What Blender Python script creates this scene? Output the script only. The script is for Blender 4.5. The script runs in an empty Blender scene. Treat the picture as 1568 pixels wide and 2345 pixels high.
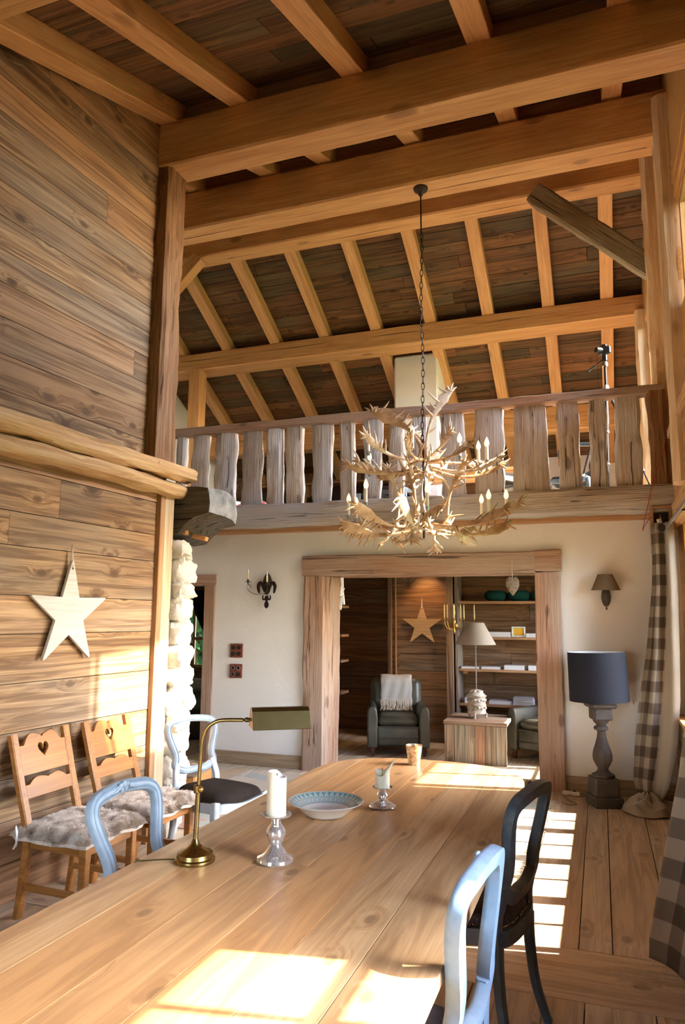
import bpy, bmesh, math, random
from math import sin, cos, pi, radians, tan, sqrt
from mathutils import Vector, Matrix, noise
sc = bpy.context.scene
col = sc.collection

# ------------------------------------------------------------ camera
FPX, PIT, ROL, YAW = 1626.24, 0.14745762, 0.00703503, 0.34548615
cam_d = bpy.data.cameras.new('camera')
cam = bpy.data.objects.new('camera', cam_d)
col.objects.link(cam)
_F = Vector((-sin(YAW)*cos(PIT), cos(YAW)*cos(PIT), sin(PIT)))
_R0 = Vector((cos(YAW), sin(YAW), 0))
_U0 = _R0.cross(_F)
_R = _R0*cos(ROL)+_U0*sin(ROL)
_U = _U0*cos(ROL)-_R0*sin(ROL)
mw = Matrix((( _R.x, _U.x, -_F.x, 0), (_R.y, _U.y, -_F.y, 0), (_R.z, _U.z, -_F.z, 1.65), (0, 0, 0, 1)))
cam.matrix_world = mw
cam_d.sensor_fit = 'VERTICAL'
cam_d.sensor_height = 23.6
cam_d.sensor_width = 15.78
cam_d.lens = FPX/2345*23.6
cam_d.clip_start = 0.05
cam_d.clip_end = 200
sc.camera = cam

# ------------------------------------------------------------ world, sun, exposure
SUN_EL = radians(42.0)
SUN_DIR = Vector((-0.983*cos(SUN_EL), -0.185*cos(SUN_EL), -sin(SUN_EL)))   # the way the light travels
world = bpy.data.worlds.new('world')
sc.world = world
world.use_nodes = True
wn_ = world.node_tree
wn_.nodes.clear()
w_out = wn_.nodes.new('ShaderNodeOutputWorld')
w_bg = wn_.nodes.new('ShaderNodeBackground')
w_sky = wn_.nodes.new('ShaderNodeTexSky')
w_sky.sky_type = 'NISHITA'
w_sky.sun_disc = False
w_sky.sun_elevation = SUN_EL
w_sky.sun_rotation = math.atan2(-SUN_DIR.x, -SUN_DIR.y)
w_sky.air_density = 1.0
w_sky.dust_density = 1.6
w_bg.inputs['Strength'].default_value = 2.7
wn_.links.new(w_sky.outputs[0], w_bg.inputs[0])
wn_.links.new(w_bg.outputs[0], w_out.inputs[0])
sun_d = bpy.data.lights.new('sun', 'SUN')
sun_d.energy = 38.0
sun_d.angle = radians(0.55)
sun_d.color = (1.0, 0.90, 0.74)
sun = bpy.data.objects.new('sun', sun_d)
sun.rotation_euler = SUN_DIR.to_track_quat('-Z', 'Y').to_euler()
sun.location = (6, 6, 9)
col.objects.link(sun)
sc.view_settings.view_transform = 'Standard'
sc.view_settings.look = 'None'
sc.view_settings.gamma = 1.0
sc.view_settings.use_curve_mapping = False
sc.view_settings.exposure = 1.0
sc.cycles.use_denoising = True
sc.cycles.max_bounces = 9
sc.cycles.diffuse_bounces = 5
sc.cycles.glossy_bounces = 3
sc.cycles.use_adaptive_sampling = True
sc.cycles.adaptive_threshold = 0.10
sc.cycles.adaptive_min_samples = 20
sc.cycles.transparent_max_bounces = 12
sc.cycles.caustics_reflective = False
sc.cycles.caustics_refractive = False
sc.cycles.sample_clamp_indirect = 8.0

def portal(x, y, z, w, h, rot, name='window_portal'):
    """light portals help the sampler find the daylight through a window opening"""
    d = bpy.data.lights.new(name, 'AREA')
    d.shape = 'RECTANGLE'
    d.size = w
    d.size_y = h
    d.cycles.is_portal = True
    o = bpy.data.objects.new(name, d)
    o.location = (x, y, z)
    o.rotation_euler = rot
    col.objects.link(o)
WEST = (0, radians(90), 0)     # faces -X, into the room
for (y0, y1, z0, z1) in ((4.15, 7.0, .80, 2.5), (1.0, 2.24, .75, 2.56), (8.15, 9.35, .9, 2.3), (4.83, 6.2, 4.2, 5.2), (6.45, 7.2, 4.2, 5.4), (7.45, 9.9, 3.2, 5.6), (10.1, 11.7, 3.2, 4.7)):
    portal(1.0, (y0+y1)/2, (z0+z1)/2, z1-z0, y1-y0, WEST)

# ------------------------------------------------------------ materials
MATS = {}
def newmat(name):
    m = bpy.data.materials.new(name)
    m.use_nodes = True
    nt = m.node_tree
    nt.nodes.clear()
    out = nt.nodes.new('ShaderNodeOutputMaterial')
    b = nt.nodes.new('ShaderNodeBsdfPrincipled')
    nt.links.new(b.outputs[0], out.inputs[0])
    MATS[name] = m
    return m, nt, b, out

class NG:
    """small helper for building node graphs"""
    def __init__(s, nt): s.nt = nt
    def n(s, t, **kw):
        nd = s.nt.nodes.new(t)
        for k, v in kw.items():
            setattr(nd, k, v)
        return nd
    def l(s, a, b): s.nt.links.new(a, b)
    def math(s, op, a, b=None, clamp=False):
        nd = s.n('ShaderNodeMath', operation=op, use_clamp=clamp)
        for i, v in enumerate((a, b)):
            if v is None: continue
            if isinstance(v, (int, float)): nd.inputs[i].default_value = v
            else: s.l(v, nd.inputs[i])
        return nd.outputs[0]
    def mix(s, fac, a, b, mode='MIX'):
        nd = s.n('ShaderNodeMix', data_type='RGBA', blend_type=mode)
        for i, v in ((0, fac), (6, a), (7, b)):
            if isinstance(v, (int, float)): nd.inputs[i].default_value = v
            elif isinstance(v, (tuple, list)): nd.inputs[i].default_value = (*v[:3], 1)
            else: s.l(v, nd.inputs[i])
        return nd.outputs[2]
    def ramp(s, fac, stops, interp='LINEAR'):
        nd = s.n('ShaderNodeValToRGB')
        cr = nd.color_ramp
        cr.interpolation = interp
        while len(cr.elements) < len(stops): cr.elements.new(0.5)
        for e, (p, c) in zip(cr.elements, stops):
            e.position = p
            e.color = (*c, 1) if isinstance(c, (tuple, list)) else (c, c, c, 1)
        s.l(fac, nd.inputs[0])
        return nd.outputs[0]
    def noise(s, vec, scale, detail=4, rough=.55, dist=0.0):
        nd = s.n('ShaderNodeTexNoise')
        nd.inputs['Scale'].default_value = scale
        nd.inputs['Detail'].default_value = detail
        nd.inputs['Roughness'].default_value = rough
        nd.inputs['Distortion'].default_value = dist
        s.l(vec, nd.inputs['Vector'])
        return nd.outputs[0]
    def mapping(s, vec, scale=(1, 1, 1), loc=(0, 0, 0)):
        nd = s.n('ShaderNodeMapping')
        nd.inputs['Scale'].default_value = scale
        nd.inputs['Location'].default_value = loc
        s.l(vec, nd.inputs['Vector'])
        return nd.outputs[0]
    def bump(s, h, strength, dist, bsdf):
        nd = s.n('ShaderNodeBump')
        nd.inputs['Strength'].default_value = strength
        nd.inputs['Distance'].default_value = dist
        s.l(h, nd.inputs['Height'])
        s.l(nd.outputs[0], bsdf.inputs['Normal'])

def wood(name, dark, mid, light, gray=None, gray_amt=0.0, grain=14.0, knots=.5, rough=.6, bump=.35, var=.25, spec=.3, crack=0.0, huevar=None, coat=0.0, knot_sc=2.0, con=.72, flat=False, density=.5):
    """plank / timber wood; the grain runs along each object's own local X"""
    m, nt, b, out = newmat(name)
    g = NG(nt)
    tc = g.n('ShaderNodeTexCoord')
    oi = g.n('ShaderNodeObjectInfo')
    rnd = oi.outputs['Random']
    off = g.n('ShaderNodeCombineXYZ')
    g.l(g.math('MULTIPLY', rnd, 37.3), off.inputs[0])
    g.l(g.math('MULTIPLY', rnd, 11.7), off.inputs[1])
    g.l(g.math('MULTIPLY', rnd, 5.1), off.inputs[2])
    add = g.n('ShaderNodeVectorMath', operation='ADD')
    g.l(tc.outputs['Object'], add.inputs[0])
    g.l(off.outputs[0], add.inputs[1])
    P = add.outputs[0]
    # knots
    kv = g.mapping(P, (knot_sc*(1.15 if flat else .9), knot_sc*2.1, 0.0 if flat else knot_sc*1.6))
    vor = g.n('ShaderNodeTexVoronoi', feature='F1')
    vor.inputs['Scale'].default_value = 1.0
    if flat: vor.voronoi_dimensions = '2D'
    vor.inputs['Randomness'].default_value = 1.0
    g.l(kv, vor.inputs['Vector'])
    kd = vor.outputs['Distance']
    knot = g.ramp(kd, ((0.0, 1.0), (0.06 if flat else .13, 0.85), (0.10 if flat else .19, 0.0)))
    sc_ = g.n('ShaderNodeSeparateColor')
    g.l(vor.outputs['Color'], sc_.inputs[0])
    some = g.math('GREATER_THAN', sc_.outputs[0], 1.0-density)
    knot = g.math('MULTIPLY', knot, some)
    halo = g.math('MULTIPLY', g.ramp(kd, ((0.0, 1.0), (0.26, 0.0))), some)
    # grain, pushed aside round the knots
    gv = g.mapping(P, (.9, grain*1.5, grain*1.5))
    add2 = g.n('ShaderNodeVectorMath', operation='ADD')
    hv = g.n('ShaderNodeCombineXYZ')
    hm = g.math('MULTIPLY', halo, .9)
    g.l(hm, hv.inputs[1]); g.l(hm, hv.inputs[2])
    g.l(gv, add2.inputs[0]); g.l(hv.outputs[0], add2.inputs[1])
    n1 = g.noise(add2.outputs[0], 1.0, 3.5, .6, 1.2)
    n2 = g.noise(g.mapping(P, (2.5, 95, 95)), 1.0, 2, .6)
    n3 = g.noise(g.mapping(P, (.8, 2.6, 2.6)), 1.0, 2, .5)
    c = g.ramp(n1, ((.30, dark), (.5, mid), (.68, light)))
    c = g.mix(1-con, c, mid)
    c = g.mix(g.math('MULTIPLY', g.ramp(n2, ((.35, 1.0), (.6, 0.0))), .45*con), c, tuple(x*.6 for x in dark), 'MIX')
    if gray:
        gm = g.ramp(n3, ((.42, 0.0), (.62, 1.0)))
        c = g.mix(g.math('MULTIPLY', gm, gray_amt), c, gray)
    if huevar:
        # some boards lean to another tone
        r2 = g.math('FRACT', g.math('MULTIPLY', rnd, 7.77))
        c = g.mix(g.ramp(r2, ((.45, 0.0), (1.0, .8))), c, huevar, 'MIX')
        c = g.mix(g.math('MULTIPLY', g.ramp(n1, ((.38, 1.0), (.55, 0.0))), .5), c, tuple(x*.6 for x in dark))
    c = g.mix(g.math('MULTIPLY', knot, knots), c, tuple(x*.35 for x in dark))
    c = g.mix(g.math('MULTIPLY', halo, knots*.35), c, tuple(x*.8 for x in dark))
    # board to board brightness
    br = g.math('ADD', g.math('MULTIPLY', rnd, var*2), 1.0-var)
    vm = g.n('ShaderNodeVectorMath', operation='SCALE')
    g.l(c, vm.inputs[0]); g.l(br, vm.inputs['Scale'])
    g.l(vm.outputs[0], b.inputs['Base Color'])
    b.inputs['Roughness'].default_value = rough
    b.inputs['Specular IOR Level'].default_value = spec
    if coat:
        b.inputs['Coat Weight'].default_value = coat
        b.inputs['Coat Roughness'].default_value = .25
    h = g.math('ADD', g.math('MULTIPLY', n2, .5), g.math('MULTIPLY', n1, .8))
    if crack:
        n4 = g.noise(g.mapping(P, (1.1, 30, 30), (3, 1, 2)), 1.0, 2, .5, .8)
        ck = g.ramp(n4, ((.30, 0.0), (.36, 1.0)))
        h = g.math('ADD', h, g.math('MULTIPLY', ck, crack*4))
        nd = g.mix(g.math('MULTIPLY', g.math('SUBTRACT', 1.0, ck), .75), vm.outputs[0], tuple(x*.25 for x in dark))
        g.l(nd, b.inputs['Base Color'])
    g.bump(h, bump, .012, b)
    return m

def plain(name, c, rough=.6, metal=0.0, spec=.5, nscale=0, namt=.15, bump=0, bscale=40, sheen=0, coat=0, sss=0, sss_col=None, c2=None):
    m, nt, b, out = newmat(name)
    g = NG(nt)
    tc = g.n('ShaderNodeTexCoord')
    if nscale:
        nn = g.noise(tc.outputs['Object'], nscale, 5, .6)
        cc = g.ramp(nn, ((.35, c2 if c2 else tuple(x*(1-namt) for x in c)), (.65, c)))
        g.l(cc, b.inputs['Base Color'])
    else:
        b.inputs['Base Color'].default_value = (*c, 1)
    if bump:
        g.bump(g.noise(tc.outputs['Object'], bscale, 4, .6), bump, .01, b)
    b.inputs['Roughness'].default_value = rough
    b.inputs['Metallic'].default_value = metal
    b.inputs['Specular IOR Level'].default_value = spec
    if sheen:
        b.inputs['Sheen Weight'].default_value = sheen
    if coat:
        b.inputs['Coat Weight'].default_value = coat
    if sss:
        b.inputs['Subsurface Weight'].default_value = sss
        b.inputs['Subsurface Radius'].default_value = sss_col or (.02, .012, .006)
    return m

# woods
wood('wall_wood', (.17, .080, .032), (.38, .215, .100), (.54, .35, .185), gray=(.27, .22, .17), gray_amt=.5, grain=13, knots=.75, rough=.62, bump=.5, var=.2, huevar=(.44, .22, .10), knot_sc=1.7, con=.85, density=.62, flat=True)
wood('roof_wood', (.060, .026, .008), (.155, .075, .026), (.27, .145, .055), gray=(.10, .085, .045), gray_amt=.75, grain=12, knots=.6, rough=.7, bump=.4, var=.36, huevar=(.24, .11, .045), knot_sc=1.9, flat=True)
wood('beam_wood', (.52, .25, .085), (.68, .38, .155), (.78, .48, .22), grain=9, knots=.55, rough=.5, bump=.15, var=.06, knot_sc=1.5)
wood('beam_split_wood', (.52, .25, .085), (.68, .38, .155), (.78, .48, .22), grain=9, knots=.6, rough=.5, bump=.3, var=.05, knot_sc=2.0)
wood('log_wood', (.44, .22, .09), (.66, .42, .20), (.78, .58, .34), grain=11, knots=.6, rough=.55, bump=.35, var=.1, knot_sc=2.4)
wood('hewn_wood', (.30, .22, .16), (.52, .43, .35), (.70, .62, .54), gray=(.58, .58, .59), gray_amt=.7, grain=22, knots=.6, rough=.75, bump=.9, var=.12, crack=.7, knot_sc=2.6)
wood('frame_wood', (.24, .12, .065), (.42, .24, .15), (.57, .37, .25), gray=(.42, .34, .28), gray_amt=.5, grain=20, knots=.65, rough=.72, bump=.8, var=.1, crack=.55, knot_sc=2.6)
wood('corbel_wood', (.035, .026, .02), (.10, .078, .058), (.19, .155, .12), gray=(.13, .125, .12), gray_amt=.5, grain=20, knots=.5, rough=.85, bump=1.0, var=.02, crack=.6)
wood('brown_post_wood', (.12, .05, .02), (.27, .13, .055), (.43, .255, .13), grain=18, knots=.5, rough=.6, bump=.6, var=.02, crack=.3)
wood('trim_wood', (.34, .155, .065), (.46, .25, .12), (.56, .34, .18), grain=16, knots=.4, rough=.6, bump=.25, var=.08)
wood('skirting_wood', (.26, .17, .10), (.38, .27, .17), (.50, .38, .26), grain=18, knots=.5, rough=.65, bump=.4, var=.1, flat=True)
wood('floor_wood', (.47, .36, .24), (.65, .54, .40), (.76, .66, .51), gray=(.62, .57, .50), gray_amt=.5, con=.5, grain=11, knots=.55, rough=.5, bump=.2, var=.1, huevar=(.52, .36, .22), knot_sc=1.6, flat=True)
wood('library_wood', (.10, .045, .018), (.25, .125, .055), (.37, .21, .10), gray=(.22, .17, .125), gray_amt=.6, grain=13, knots=.6, rough=.6, bump=.4, var=.2, huevar=(.31, .15, .06), flat=True)
wood('table_wood', (.47, .25, .115), (.63, .40, .205), (.73, .52, .30), grain=7, con=.6, density=.42, knots=.75, rough=.36, bump=.1, var=.07, huevar=(.60, .31, .12), spec=.5, knot_sc=2.1, coat=.12, flat=True)
wood('pine_chair_wood', (.28, .10, .02), (.40, .16, .032), (.50, .225, .055), grain=14, knots=.4, rough=.38, bump=.08, var=.05, spec=.5, coat=.15)
wood('star_wood', (.46, .43, .39), (.56, .53, .48), (.62, .59, .55), grain=9, knots=0, rough=.6, bump=.05, var=.02)
wood('star_warm_wood', (.46, .28, .13), (.58, .38, .20), (.66, .46, .27), grain=9, knots=0, rough=.6, bump=.05, var=.02)
wood('rustic_table_wood', (.16, .12, .09), (.34, .27, .205), (.50, .42, .34), gray=(.36, .36, .33), gray_amt=.6, grain=20, knots=.5, rough=.75, bump=.6, var=.15, huevar=(.36, .19, .12))
wood('window_wood', (.50, .25, .08), (.64, .37, .14), (.72, .46, .2), grain=14, knots=.2, rough=.45, bump=.1, var=.05)
wood('turned_wood', (.16, .06, .02), (.26, .10, .03), (.34, .15, .05), grain=14, knots=0, rough=.35, bump=.05, var=.02)
# others
plain('plaster', (.79, .77, .74), .9, nscale=1.6, namt=.04, bump=.5, bscale=9)
plain('plaster_white', (.82, .83, .83), .9, nscale=2, namt=.03, bump=.3, bscale=12)
plain('stone', (.66, .62, .54), .9, nscale=9, namt=.3, bump=1.0, bscale=26)
plain('mortar', (.52, .49, .44), .95, nscale=20, namt=.3, bump=1.0, bscale=60)
plain('antler', (.60, .43, .26), .45, nscale=9, namt=.45, bump=.25, bscale=40, c2=(.34, .19, .09))
plain('antler_pale', (.74, .64, .50), .4, nscale=9, bump=.2, bscale=40, c2=(.47, .31, .18))
plain('dark_iron', (.055, .032, .024), .45, metal=.6, nscale=14, namt=.4)
plain('black_iron', (.012, .012, .013), .5, metal=.3)
plain('steel', (.35, .35, .36), .4, metal=1.0)
plain('brass', (.42, .31, .12), .26, metal=1.0, nscale=7, namt=.4)
plain('brass_dark', (.22, .18, .075), .38, metal=1.0, nscale=5, namt=.25)
plain('gilt', (.62, .40, .12), .3, metal=1.0)
plain('copper_inner', (.80, .42, .24), .5)
plain('mercury_glass', (.86, .87, .90), .09, metal=.82, nscale=30, namt=.12)
plain('wax', (.86, .80, .66), .5, sss=.5, sss_col=(.03, .02, .01))
plain('wax_green', (.78, .80, .66), .5, sss=.4, sss_col=(.02, .02, .01))
plain('wax_yellow', (.80, .70, .36), .5)
plain('sleeve', (.85, .80, .66), .5)
plain('porcelain', (.80, .79, .75), .15, spec=.6, coat=.4)
plain('blue_paint', (.26, .35, .44), .42, nscale=13, namt=.3, bump=.12, bscale=30, c2=(.34, .44, .55))
plain('white_blue_paint', (.34, .42, .50), .42, nscale=13, namt=.3, bump=.12, bscale=30, c2=(.44, .51, .58))
plain('dark_paint', (.085, .115, .145), .42, nscale=14, namt=.4, bump=.12, bscale=30, c2=(.045, .06, .08))
plain('sky_blue_paint', (.18, .29, .44), .55, nscale=13, namt=.3, bump=.12, bscale=30, c2=(.25, .36, .50))
plain('velvet', (.028, .021, .018), .9, spec=.12, nscale=5, namt=.5)
plain('leather', (.075, .072, .054), .38, nscale=5, namt=.4, bump=.25, bscale=60, spec=.5)
plain('leather_piping', (.06, .055, .045), .5)
plain('dark_leg_wood', (.09, .025, .018), .4)
plain('throw_wool', (.58, .57, .54), .95, sheen=.3)
plain('fringe_wool', (.62, .57, .48), .95, sheen=.3)
plain('shade_brown', (.17, .12, .07), .9, spec=.15)
plain('shade_taupe', (.38, .335, .28), .9)
plain('shade_navy', (.016, .018, .028), .8, spec=.15)
plain('shade_lining', (.80, .84, .86), .9)
plain('old_bronze', (.085, .06, .035), .5, metal=.4, nscale=12, namt=.4)
plain('aged_wood_gray', (.055, .047, .042), .62, spec=.25, nscale=11, bump=.4, bscale=30, c2=(.10, .08, .065))
plain('pot_white', (.66, .63, .56), .7, nscale=20, bump=.6, bscale=60, c2=(.30, .25, .18))
plain('red_wire', (.42, .03, .02), .5)
plain('white_plastic', (.82, .81, .78), .4)
plain('rust_tile', (.22, .055, .025), .6, nscale=20, namt=.3)
plain('paper', (.72, .71, .72), .9)
plain('cover_lilac', (.58, .56, .64), .6)
plain('cover_gray', (.48, .50, .54), .6)
plain('cover_rust', (.34, .13, .07), .6)
plain('picture_yellow', (.80, .42, .02), .5)
plain('silver_frame', (.70, .68, .62), .3, metal=.6, nscale=60, namt=.5)
plain('green_cloth', (.010, .055, .045), .9, spec=.15)
plain('dark_cloth', (.02, .017, .016), .95, spec=.1)
plain('bed_green', (.10, .15, .09), .95)
plain('bed_white', (.45, .45, .45), .95)
plain('wicker', (.34, .27, .20), .9, nscale=40, namt=.5, bump=1.0, bscale=90)
plain('driftwood', (.80, .80, .78), .8, bump=.4, bscale=60)
plain('string', (.55, .50, .44), .9)
plain('orange_ply', (.52, .25, .08), .5, nscale=4, namt=.2)
plain('dark_void', (.05, .035, .02), .8, nscale=6, namt=.3)
plain('grass', (.06, .105, .035), .95, nscale=3, namt=.4)
plain('leaf', (.016, .055, .016), .9, spec=.05, nscale=3, namt=.5)
plain('bark', (.10, .07, .05), .9, nscale=9, namt=.4)
plain('end_grain_pale', (.36, .36, .36), .9, nscale=7, namt=.5, bump=.8, bscale=30, c2=(.16, .16, .16))
plain('orange_fresh', (.62, .27, .09), .6)
plain('camera_black', (.012, .012, .014), .4, spec=.5)
plain('tripod_metal', (.02, .02, .022), .6, spec=.2)
wood('lit_post_wood', (.58, .36, .18), (.78, .58, .36), (.86, .70, .50), grain=8, knots=.5, rough=.55, bump=.15, var=.04, knot_sc=2.0, con=.6)  # log wood lightened so the posts look lit by the windows
plain('silver_metal', (.72, .72, .72), .3, metal=1.0)
plain('back_wall_beige', (.55, .42, .27), .9)
plain('glow_filament', (.9, .7, .4), .4)

def emis(name, c, s, base=(.9, .85, .75)):
    m, nt, b, out = newmat(name)
    b.inputs['Base Color'].default_value = (*base, 1)
    b.inputs['Emission Color'].default_value = (*c, 1)
    b.inputs['Emission Strength'].default_value = s
    b.inputs['Roughness'].default_value = .3
emis('lit_bulb', (1.0, .62, .26), 1.3, (.9, .8, .62))
emis('lamp_head', (1.0, .75, .45), 6)

def glass_mat():
    m, nt, b, out = newmat('window_glass')
    nt.nodes.remove(b)
    g = NG(nt)
    tr = g.n('ShaderNodeBsdfTransparent')
    gl = g.n('ShaderNodeBsdfGlossy')
    gl.inputs['Roughness'].default_value = .02
    mx = g.n('ShaderNodeMixShader')
    fr = g.n('ShaderNodeFresnel')
    fr.inputs['IOR'].default_value = 1.45
    g.l(fr.outputs[0], mx.inputs[0]); g.l(tr.outputs[0], mx.inputs[1]); g.l(gl.outputs[0], mx.inputs[2])
    g.l(mx.outputs[0], out.inputs[0])
glass_mat()

def gingham():
    m, nt, b, out = newmat('gingham_cloth')
    g = NG(nt)
    uv = g.n('ShaderNodeUVMap')
    sep = g.n('ShaderNodeSeparateXYZ')
    g.l(uv.outputs[0], sep.inputs[0])
    def stripe(s):
        f = g.math('FRACT', g.math('MULTIPLY', s, .5))
        return g.math('GREATER_THAN', f, .5)
    s = g.math('MULTIPLY', g.math('ADD', stripe(sep.outputs[0]), stripe(sep.outputs[1])), .5)
    c = g.ramp(s, ((0.0, (.56, .50, .41)), (.45, (.30, .25, .20)), (.9, (.145, .112, .09))), 'CONSTANT')
    nn = g.noise(g.mapping(uv.outputs[0], (90, 90, 90)), 1, 2, .5)
    c = g.mix(.25, c, g.ramp(nn, ((.3, .25), (.7, .9))), 'MULTIPLY')
    g.l(c, b.inputs['Base Color'])
    b.inputs['Roughness'].default_value = .95
    b.inputs['Specular IOR Level'].default_value = .15
    tl = g.n('ShaderNodeBsdfTranslucent'); g.l(c, tl.inputs[0])
    mx = g.n('ShaderNodeMixShader'); mx.inputs[0].default_value = .4
    g.l(b.outputs[0], mx.inputs[1]); g.l(tl.outputs[0], mx.inputs[2]); g.l(mx.outputs[0], out.inputs[0])
    m2, nt, b, out = newmat('linen_lining')
    g = NG(nt)
    uv = g.n('ShaderNodeUVMap')
    nn = g.noise(g.mapping(uv.outputs[0], (60, 60, 60)), 1, 3, .6)
    g.l(g.ramp(nn, ((.3, (.28, .245, .20)), (.7, (.38, .335, .28)))), b.inputs['Base Color'])
    b.inputs['Roughness'].default_value = .9
    b.inputs['Sheen Weight'].default_value = .3
gingham()

def rug_mat():
    m, nt, b, out = newmat('kilim')
    g = NG(nt)
    tc = g.n('ShaderNodeTexCoord')
    P = tc.outputs['Object']
    v = g.n('ShaderNodeTexVoronoi', distance='MANHATTAN', feature='F1')
    v.inputs['Scale'].default_value = 5.5
    v.inputs['Randomness'].default_value = .55
    g.l(P, v.inputs['Vector'])
    c = g.ramp(g.math('FRACT', g.math('MULTIPLY', v.outputs['Color'], 1.0)), ((0, (.50, .42, .32)), (.25, (.32, .40, .40)), (.45, (.58, .50, .40)), (.62, (.50, .22, .18)), (.78, (.55, .46, .36)), (.9, (.30, .36, .30))), 'CONSTANT')
    edge = g.ramp(v.outputs['Distance'], ((.10, 0.0), (.16, 1.0), (.24, 0.0)))
    c = g.mix(g.math('MULTIPLY', edge, .6), c, (.50, .25, .20))
    nn = g.noise(P, 24, 3, .6)
    c = g.mix(.4, c, g.ramp(nn, ((.3, .5), (.7, 1.0))), 'MULTIPLY')
    c = g.mix(.30, c, (.62, .56, .48))
    g.l(c, b.inputs['Base Color'])
    b.inputs['Roughness'].default_value = .97
    g.bump(g.noise(P, 160, 2, .5), .4, .004, b)
rug_mat()

def band_mat(name, light, dark, per, axis=0, duty=.5, rough=.9):
    m, nt, b, out = newmat(name)
    g = NG(nt)
    tc = g.n('ShaderNodeTexCoord')
    sep = g.n('ShaderNodeSeparateXYZ')
    g.l(tc.outputs['Object'], sep.inputs[0])
    f = g.math('FRACT', g.math('ADD', g.math('MULTIPLY', sep.outputs[axis], 1/per), 100.0))
    g.l(g.mix(g.math('GREATER_THAN', f, duty), light, dark), b.inputs['Base Color'])
    b.inputs['Roughness'].default_value = rough
band_mat('cushion_red_stripe', (.70, .66, .64), (.48, .06, .07), .085, 0, .55)

def seat_fabric():
    m, nt, b, out = newmat('tapestry')
    g = NG(nt)
    tc = g.n('ShaderNodeTexCoord')
    P = tc.outputs['Object']
    v = g.n('ShaderNodeTexVoronoi', distance='MANHATTAN', feature='F1')
    v.inputs['Scale'].default_value = 13
    v.inputs['Randomness'].default_value = .25
    g.l(P, v.inputs['Vector'])
    e = g.ramp(v.outputs['Distance'], ((.0, .0), (.2, 1.0), (.34, .0), (.46, 1.0), (.56, 0.0)))
    c = g.mix(g.math('MULTIPLY', e, .8), (.032, .024, .036), (.13, .085, .07))
    nn = g.noise(P, 120, 2, .5)
    c = g.mix(.6, c, g.ramp(nn, ((.35, .45), (.65, 1.0))), 'MULTIPLY')
    g.l(c, b.inputs['Base Color'])
    b.inputs['Roughness'].default_value = .95
    b.inputs['Sheen Weight'].default_value = .2
seat_fabric()

def bowl_mat():
    m, nt, b, out = newmat('bowl_print')
    g = NG(nt)
    tc = g.n('ShaderNodeTexCoord')
    sep = g.n('ShaderNodeSeparateXYZ')
    g.l(tc.outputs['Object'], sep.inputs[0])
    ang = g.math('ARCTAN2', sep.outputs[1], sep.outputs[0])
    r = g.math('SQRT', g.math('ADD', g.math('POWER', sep.outputs[0], 2), g.math('POWER', sep.outputs[1], 2)))
    # arched tongues round the rim
    t = g.math('PINGPONG', g.math('ADD', g.math('MULTIPLY', ang, 36/(2*pi)), 50), .5)
    rr = g.math('DIVIDE', g.math('SUBTRACT', r, .118), .034)
    arch = g.math('ADD', g.math('POWER', g.math('MULTIPLY', t, 2), 2), g.math('POWER', rr, 2))
    ring = g.ramp(arch, ((.0, 0.0), (.18, 1.0), (.34, 0.0), (.62, 1.0), (.86, 0.0), (1.0, 1.0)), 'LINEAR')
    dots = g.math('GREATER_THAN', g.math('PINGPONG', g.math('ADD', g.math('MULTIPLY', ang, 90/(2*pi)), 200), .5), .25)
    band = g.ramp(r, ((.0, 0.0), (.108, 0.0), (.112, 1.0), (.152, 1.0), (.157, 0.0)), 'LINEAR')
    rim = g.ramp(r, ((.0, 0.0), (.151, 0.0), (.153, 1.0), (.159, 1.0), (.161, 0.0)))
    rim2 = g.ramp(r, ((.0, 0.0), (.103, 0.0), (.105, 1.0), (.110, 1.0), (.112, 0.0)))
    f = g.math('MAXIMUM', g.math('MULTIPLY', band, g.math('ADD', g.math('MULTIPLY', ring, .8), .15)), g.math('MULTIPLY', g.math('MAXIMUM', rim, rim2), dots))
    zup = g.math('GREATER_THAN', sep.outputs[2], .014)
    geo = g.n('ShaderNodeNewGeometry')
    sn = g.n('ShaderNodeSeparateXYZ')
    g.l(geo.outputs['Normal'], sn.inputs[0])
    up = g.math('GREATER_THAN', sn.outputs[2], .05)
    f = g.math('MULTIPLY', g.math('MULTIPLY', f, zup), up)
    g.l(g.mix(f, (.80, .79, .75), (.06, .20, .22)), b.inputs['Base Color'])
    b.inputs['Roughness'].default_value = .14
    b.inputs['Coat Weight'].default_value = .4
bowl_mat()

def knit_mat():
    m, nt, b, out = newmat('herringbone_wool')
    g = NG(nt)
    tc = g.n('ShaderNodeTexCoord')
    sep = g.n('ShaderNodeSeparateXYZ')
    g.l(tc.outputs['UV'], sep.inputs[0])
    zig = g.math('PINGPONG', g.math('MULTIPLY', sep.outputs[0], 24), 1.0)
    s = g.math('FRACT', g.math('ADD', g.math('MULTIPLY', sep.outputs[1], 40), g.math('MULTIPLY', zig, .9)))
    f = g.math('GREATER_THAN', s, .5)
    g.l(g.mix(f, (.62, .61, .58), (.34, .33, .32)), b.inputs['Base Color'])
    b.inputs['Roughness'].default_value = .95
    g.bump(f, .4, .006, b)
knit_mat()

def fur_mat():
    m, nt, b, out = newmat('sheep_fur')
    g = NG(nt)
    tc = g.n('ShaderNodeTexCoord')
    P = tc.outputs['Object']
    nn = g.noise(P, 14, 4, .6)
    n2 = g.noise(P, 90, 2, .6)
    c = g.ramp(nn, ((.30, (.34, .26, .20)), (.44, (.70, .59, .48)), (.62, (.82, .73, .63))))
    c = g.mix(g.math('MULTIPLY', g.ramp(n2, ((.55, 0.0), (.7, 1.0))), .35), c, (.05, .04, .035))
    g.l(c, b.inputs['Base Color'])
    b.inputs['Roughness'].default_value = .9
fur_mat()

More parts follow.
